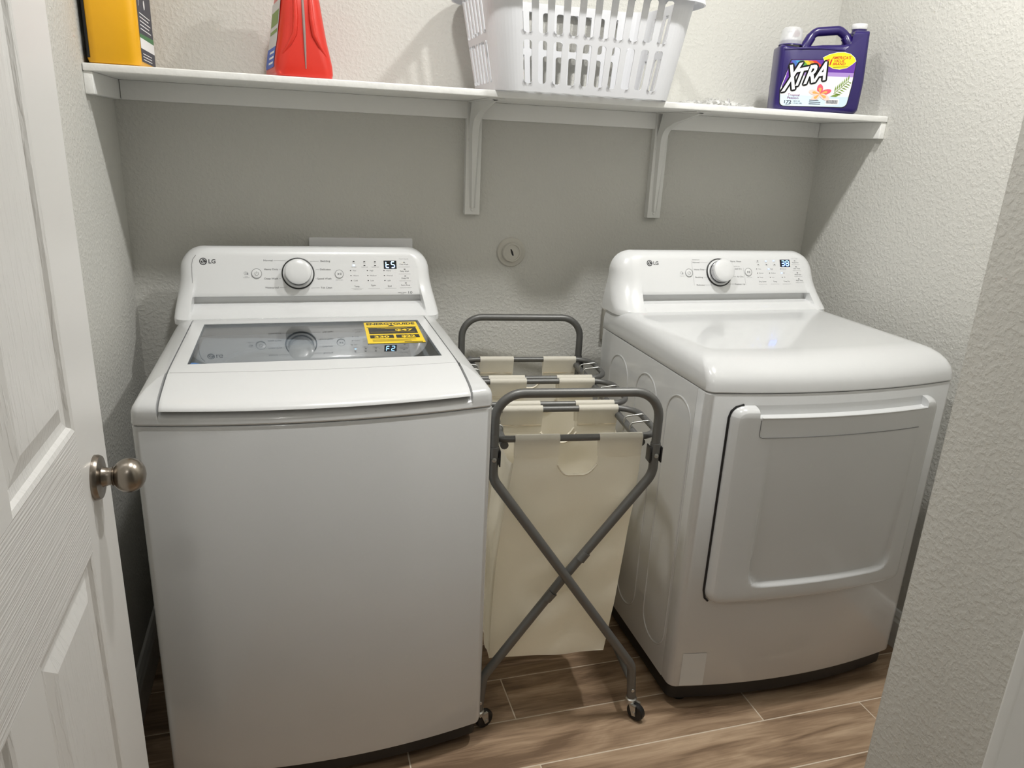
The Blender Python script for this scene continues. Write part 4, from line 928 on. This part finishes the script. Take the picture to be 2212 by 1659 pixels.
def purple_jug():
    t = tag(empty('detergent_jug', (1.88, -.25, SZ), -.40), 'large purple detergent jug with a flower label and clear dose cap', 'jug')
    t.scale = (.93, 1, 1); D = .108      # depth behind the front face
    front = fillet([(-.104, 0, .0), (.155, 0, .0), (.159, 0, .09), (.152, 0, .222), (.108, 0, .222), (.110, 0, .190), (.084, 0, .184), (.02, 0, .182), (-.05, 0, .174), (-.108, 0, .180)], [.014, .016, .1, .004, .004, .02, .02, .05, .05, .008], 5, True)
    cx, cz = .018, .09
    def ring(ins, y):
        out = []
        for p in front:
            v = Vector((p.x-cx, p.z-cz)); L = v.length; k = max(.2, (L-ins)/L); out.append((cx+v.x*k, y, max(0, cz+v.y*k)))
        return out
    MB().loft([ring(.014, .0), ring(.005, .004), ring(.0, .016), ring(0, D-.016), ring(.004, D-.0025), ring(.012, D)]).build('body', 'purple', t, smooth=45)
    MB().tube([Vector((x, .0015, .1665+.0045*math.sin((x+.09)*17))) for x in span(-.094, .083, 14)], .0035, 8).build('shoulder_ridge', 'purple', t, smooth=60)
    yc = D*.42
    h = fillet([(-.030, yc, .170), (-.004, yc, .219), (.070, yc, .225), (.088, yc, .214), (.118, yc, .172)], [0, .028, .02, .03, 0], 7)
    MB().tube(h, [.0150 if i < 2 or i > len(h)-3 else .0125 for i in range(len(h))], 14).build('handle', 'purple', t, smooth=60)
    MB().lathe([(.0235, .215), (.0215, .222), (.0215, .231)], (.1290, yc, 0), (0, 0, 1), 28).build('neck', 'purple', t, smooth=40)
    MB().lathe([(.0225, .2285), (.0230, .230), (.0230, .2405), (.0215, .2425), (.001, .2425)], (.1285, yc, 0), (0, 0, 1), 32).build('white_cap', 'plastic', t, smooth=40)
    MB().lathe([(.036, .180), (.035, .183), (.031, .186), (.030, .1935)], (-.070, yc, 0), (0, 0, 1), 32).build('cap_collar', 'purple', t, smooth=40)
    cc = MB().lathe([(.0345, .183), (.0335, .197), (.030, .222), (.0235, .2285), (.001, .2295)], (-.070, yc, 0), (0, 0, 1), 32, False, True).build('dose_cap', 'cap_clear', t, smooth=40)
    MB().lathe([(.024, .192), (.024, .200), (.014, .203), (.013, .216), (.016, .218), (.016, .222), (.001, .223)], (-.072, yc, 0), (0, 0, 1), 24).build('spout', mat('spout_white', lin(232, 232, 234), .4), cc, smooth=40)
    MB().lathe([(.0095, 0), (.0095, .003), (.001, .0035)], (-.060, yc-.018, .211), (0, -1, 0), 20).build('release_button', mat('mauve_button', lin(130, 90, 100), .4), cc, smooth=40)
    # label
    fr = Frame((.0075, -.0004, 0), (1, 0, 0), (0, 0, 1)); fr.u = fr.u*1.09
    lab = fillet([(-.0853, 0, .0150), (.0975, 0, .0175), (.1035, 0, .078), (.1050, 0, .1430), (.0, 0, .1410), (-.071, 0, .1385), (-.0905, 0, .062)], [.012, .014, .2, .006, .1, .006, .02], 5, True)
    L2 = [(p.x, p.z) for p in lab]
    mb = MB(); put_poly(mb, fr, [(.008+(a-.008)*1.022, .078+(b-.078)*1.03) for a, b in L2], 0); lb = mb.build('label', 'black', t)
    def band(zlo, zhi, m_, nm, n):
        pts = [];  N = len(L2)
        for i in range(N):            # clip polygon between two heights
            (x0, z0), (x1, z1) = L2[i], L2[(i+1) % N]
            if zlo <= z0 <= zhi: pts.append((x0, z0))
            for zc in sorted((zlo, zhi), reverse=z1 < z0):
                if (z0-zc)*(z1-zc) < 0: pts.append((x0+(x1-x0)*(zc-z0)/(z1-z0), zc))
        mb = MB(); put_poly(mb, fr, pts, n); mb.build(nm, m_, lb)
    band(.0, .045, 'paleblue', 'label_foot', .0003); band(.045, .098, 'white', 'label_sky', .0003); band(.098, .109, 'lilac', 'label_haze', .0003); band(.109, .2, 'violet', 'label_top', .0003)
    mb = MB(); put_poly(mb, fr, [(-.083, .062), (-.088, .066), (-.071, .131), (-.066, .110)], .0005); put_poly(mb, fr, [(-.071, .1375), (-.066, .134), (-.060, .112), (-.073, .115)], .0005); mb.build('label_side', 'violet', lb)
    xs = [lerp(-.0715, -.004, i/6) for i in range(7)]
    for i in range(6):
        mb = MB(); a, b = xs[i], xs[i+1]; zt = lambda x: .1370+.04*(x+.07)*.7
        put_poly(mb, fr, [(a, zt(a)), (b, zt(b)), (b+.022, .112+.012*(i+1)/6), (a+.022, .112+.012*i/6)], .0006); mb.build('rainbow_stripe', 'rb%d' % i, lb)
    fl = MB()
    yb = [(.0143, .147), (.030, .1555), (.050, .161), (.068, .1625), (.086, .1585), (.098, .150), (.1035, .1405), (.094, .131), (.082, .1225), (.064, .1180), (.046, .1195), (.032, .1260), (.021, .136)]
    mb = MB(); put_poly(mb, fr, [(.059+(a-.059)*1.03, .140+(b-.140)*1.05) for a, b in yb], .0008); e = mb.build('burst_edge', 'white', lb)
    mb = MB(); put_poly(mb, fr, yb, .0011); mb.build('yellow_burst', 'yellowink', lb)
    mb = MB(); put_text(mb, fr, "AMERICA'S", .0375, .1440, width=.052, size=.0105, n=.0014, bold=.02, shear=.25, rot=.03); put_text(mb, fr, 'VALUE', .0455, .1360, width=.028, size=.0095, n=.0014, bold=.02, shear=.25, rot=.03)
    put_text(mb, fr, 'BRAND', .0420, .1280, width=.035, size=.0095, n=.0014, bold=.02, shear=.25, rot=.03); put_text(mb, fr, '#', .0255, .1385, size=.0095, n=.0014, bold=.03, shear=.2); put_text(mb, fr, '1', .0330, .1290, size=.019, n=.0014, bold=.05, shear=.2); mb.build('burst_words', 'redink', lb)
    mb = MB(); put_line(mb, fr, (.045, .1225), (.085, .1255), .0012, .0014); mb.build('burst_small_print', 'black', lb)
    # XTRA: large slanted letters, rising to the right
    def letters(m_, nm, n, grow, xo=0):
        mb = MB(); F2 = fr
        for ch, u, v, wd, hh in (('X', -.084, .0555, .042, .086), ('T', -.0500, .0710, .028, .058), ('R', -.0270, .0765, .028, .060), ('A', -.0030, .0825, .031, .062)):
            vs, fs = text_geo(ch, 1.0, grow, .36, 'LEFT'); v0, _ = text_geo(ch, 1.0, 0, .36, 'LEFT')
            x0 = min(p[0] for p in v0); x1 = max(p[0] for p in v0); y1 = max(p[1] for p in v0)
            for k in range(10 if xo else 1):
                du, dv = (xo*math.cos(k*PI/5), xo*math.sin(k*PI/5)) if xo else (0, 0)
                mb.add([F2(u+du+(p[0]-x0)/(x1-x0)*wd, v+dv+p[1]/y1*hh*.74+((p[0]-x0)/(x1-x0))*wd*.24, n) for p in vs], fs)
        mb.build(nm, m_, lb)
    letters('black', 'brand_outline', .0013, .03, .0046); letters('white', 'brand_letters', .0017, .03)
    # flower and leaf
    for k, (an, m_) in enumerate(((95, 'pink'), (25, 'pink'), (-35, 'blush'), (165, 'blush'), (230, 'blush'))):
        a = math.radians(an); mb = MB(); pts = []
        for j in range(12):
            th = 2*PI*j/12; x, y = .017+.016*math.cos(th), .0085*math.sin(th); pts.append((.0205+x*math.cos(a)-y*math.sin(a), .0505+(x*math.sin(a)+y*math.cos(a))*.8))
        if min(p[1] for p in pts) < .034: pts = [(x, max(.034, y)) for x, y in pts]
        put_poly(mb, fr, pts, .0009+.0001*k); mb.build('petal', m_, lb)
        mb = MB(); put_poly(mb, fr, [(.0205, .0505), (.0205+.019*math.cos(a+.25), .0505+.015*math.sin(a+.25)), (.0205+.022*math.cos(a), .0505+.017*math.sin(a)), (.0205+.019*math.cos(a-.25), .0505+.015*math.sin(a-.25))], .0015); mb.build('petal_heart', 'peach', lb)
    mb = MB(); put_line(mb, fr, (.058, .052), (.094, .088), .0016, .0008)
    for k in range(7):
        u, v = .060+.0052*k, .054+.0052*k; put_poly(mb, fr, [(u, v), (u+.003, v+.011), (u+.001, v+.020), (u-.001, v+.010)], .0008); put_poly(mb, fr, [(u, v), (u+.010, v-.001), (min(.1005, u+.018), v-.006), (u+.009, v-.004)], .0008)
    put_poly(mb, fr, [(.050, .045), (.066, .053), (.078, .052), (.066, .044)], .0008); mb.build('palm_leaf', 'leafink', lb)
    mb = MB(); put_text(mb, fr, 'Tropical', -.0676, .0425, width=.033, size=.0085, n=.0008, bold=.01); put_text(mb, fr, 'Passion', -.0676, .0345, width=.031, size=.0085, n=.0008, bold=.01); mb.build('scent_words', 'plum', lb)
    mb = MB(); put_text(mb, fr, '172', -.0745, .0215, width=.020, size=.0125, n=.0008, bold=.02); put_text(mb, fr, '258.0 FL OZ', -.0500, .0270, width=.019, size=.005, n=.0008); put_text(mb, fr, '1.34 GAL 5.08 L', -.0500, .0215, width=.026, size=.005, n=.0008); put_line(mb, fr, (-.071, .0195), (-.058, .0195), .0012, .0008)
    for k in range(3): put_line(mb, fr, (-.006, .0330-.005*k), (.026-.006*(k == 0), .0330-.005*k), .0016, .0008)
    mb.build('size_words', 'navy', lb)
    mb = MB(); put_poly(mb, fr, [(.0390, .0215), (.0760, .0230), (.0760, .0385), (.0390, .0375)], .0007); mb.build('barcode_field', 'white', lb)
    mb = MB(); r_ = random.Random(3); u = .0415
    while u < .0730:
        wd = r_.choice((.0005, .0008, .0013)); put_line(mb, fr, (u, .0255), (u, .0355), wd, .0010); u += wd+r_.choice((.0006, .0009))
    mb.build('barcode', 'navy', lb)
purple_jug()
def film_bag():
    r_ = random.Random(5); N = 26; M_ = 14
    ph = [r_.uniform(0, 6) for _ in range(8)]
    def f(u, v):
        e = (1-abs(2*u-1)**3)*(1-abs(2*v-1)**3)
        z = .002+.015*e*(.55+.45*math.sin(17*u+ph[0]+4*math.sin(7*v+ph[1])))+.004*math.sin(43*u+9*v+ph[2])*e+.004*math.sin(31*v-21*u+ph[3])*e
        return (-.105+.21*u+.012*math.sin(9*v+ph[4]), -.055+.11*v+.012*math.sin(11*u+ph[5]), max(.0012, z))
    t = tag(MB().grid(f, span(0, 1, N), span(0, 1, M_)).build('plastic_bag', 'clear', smooth=25), 'crumpled clear plastic bag lying on the shelf', 'plastic bag')
    t.location = (1.578, -.238, SZ)
film_bag()
# lettering and marks too fine to pick apart singly
for o in bpy.data.objects:
    if o.name.split('.')[0] in ('printed_words', 'fine_print', 'indicator_lights', 'lit_indicators', 'cycle_name', 'barcode', 'label_print', 'label_words', 'label_ink', 'label_figures', 'burst_words', 'size_words', 'scent_words', 'display_digits', 'power_symbol', 'start_symbol', 'emblem_face', 'palm_leaf', 'logo_letters', 'label_side', 'brand_letters', 'brand_outline'):
        o['kind'] = 'stuff'
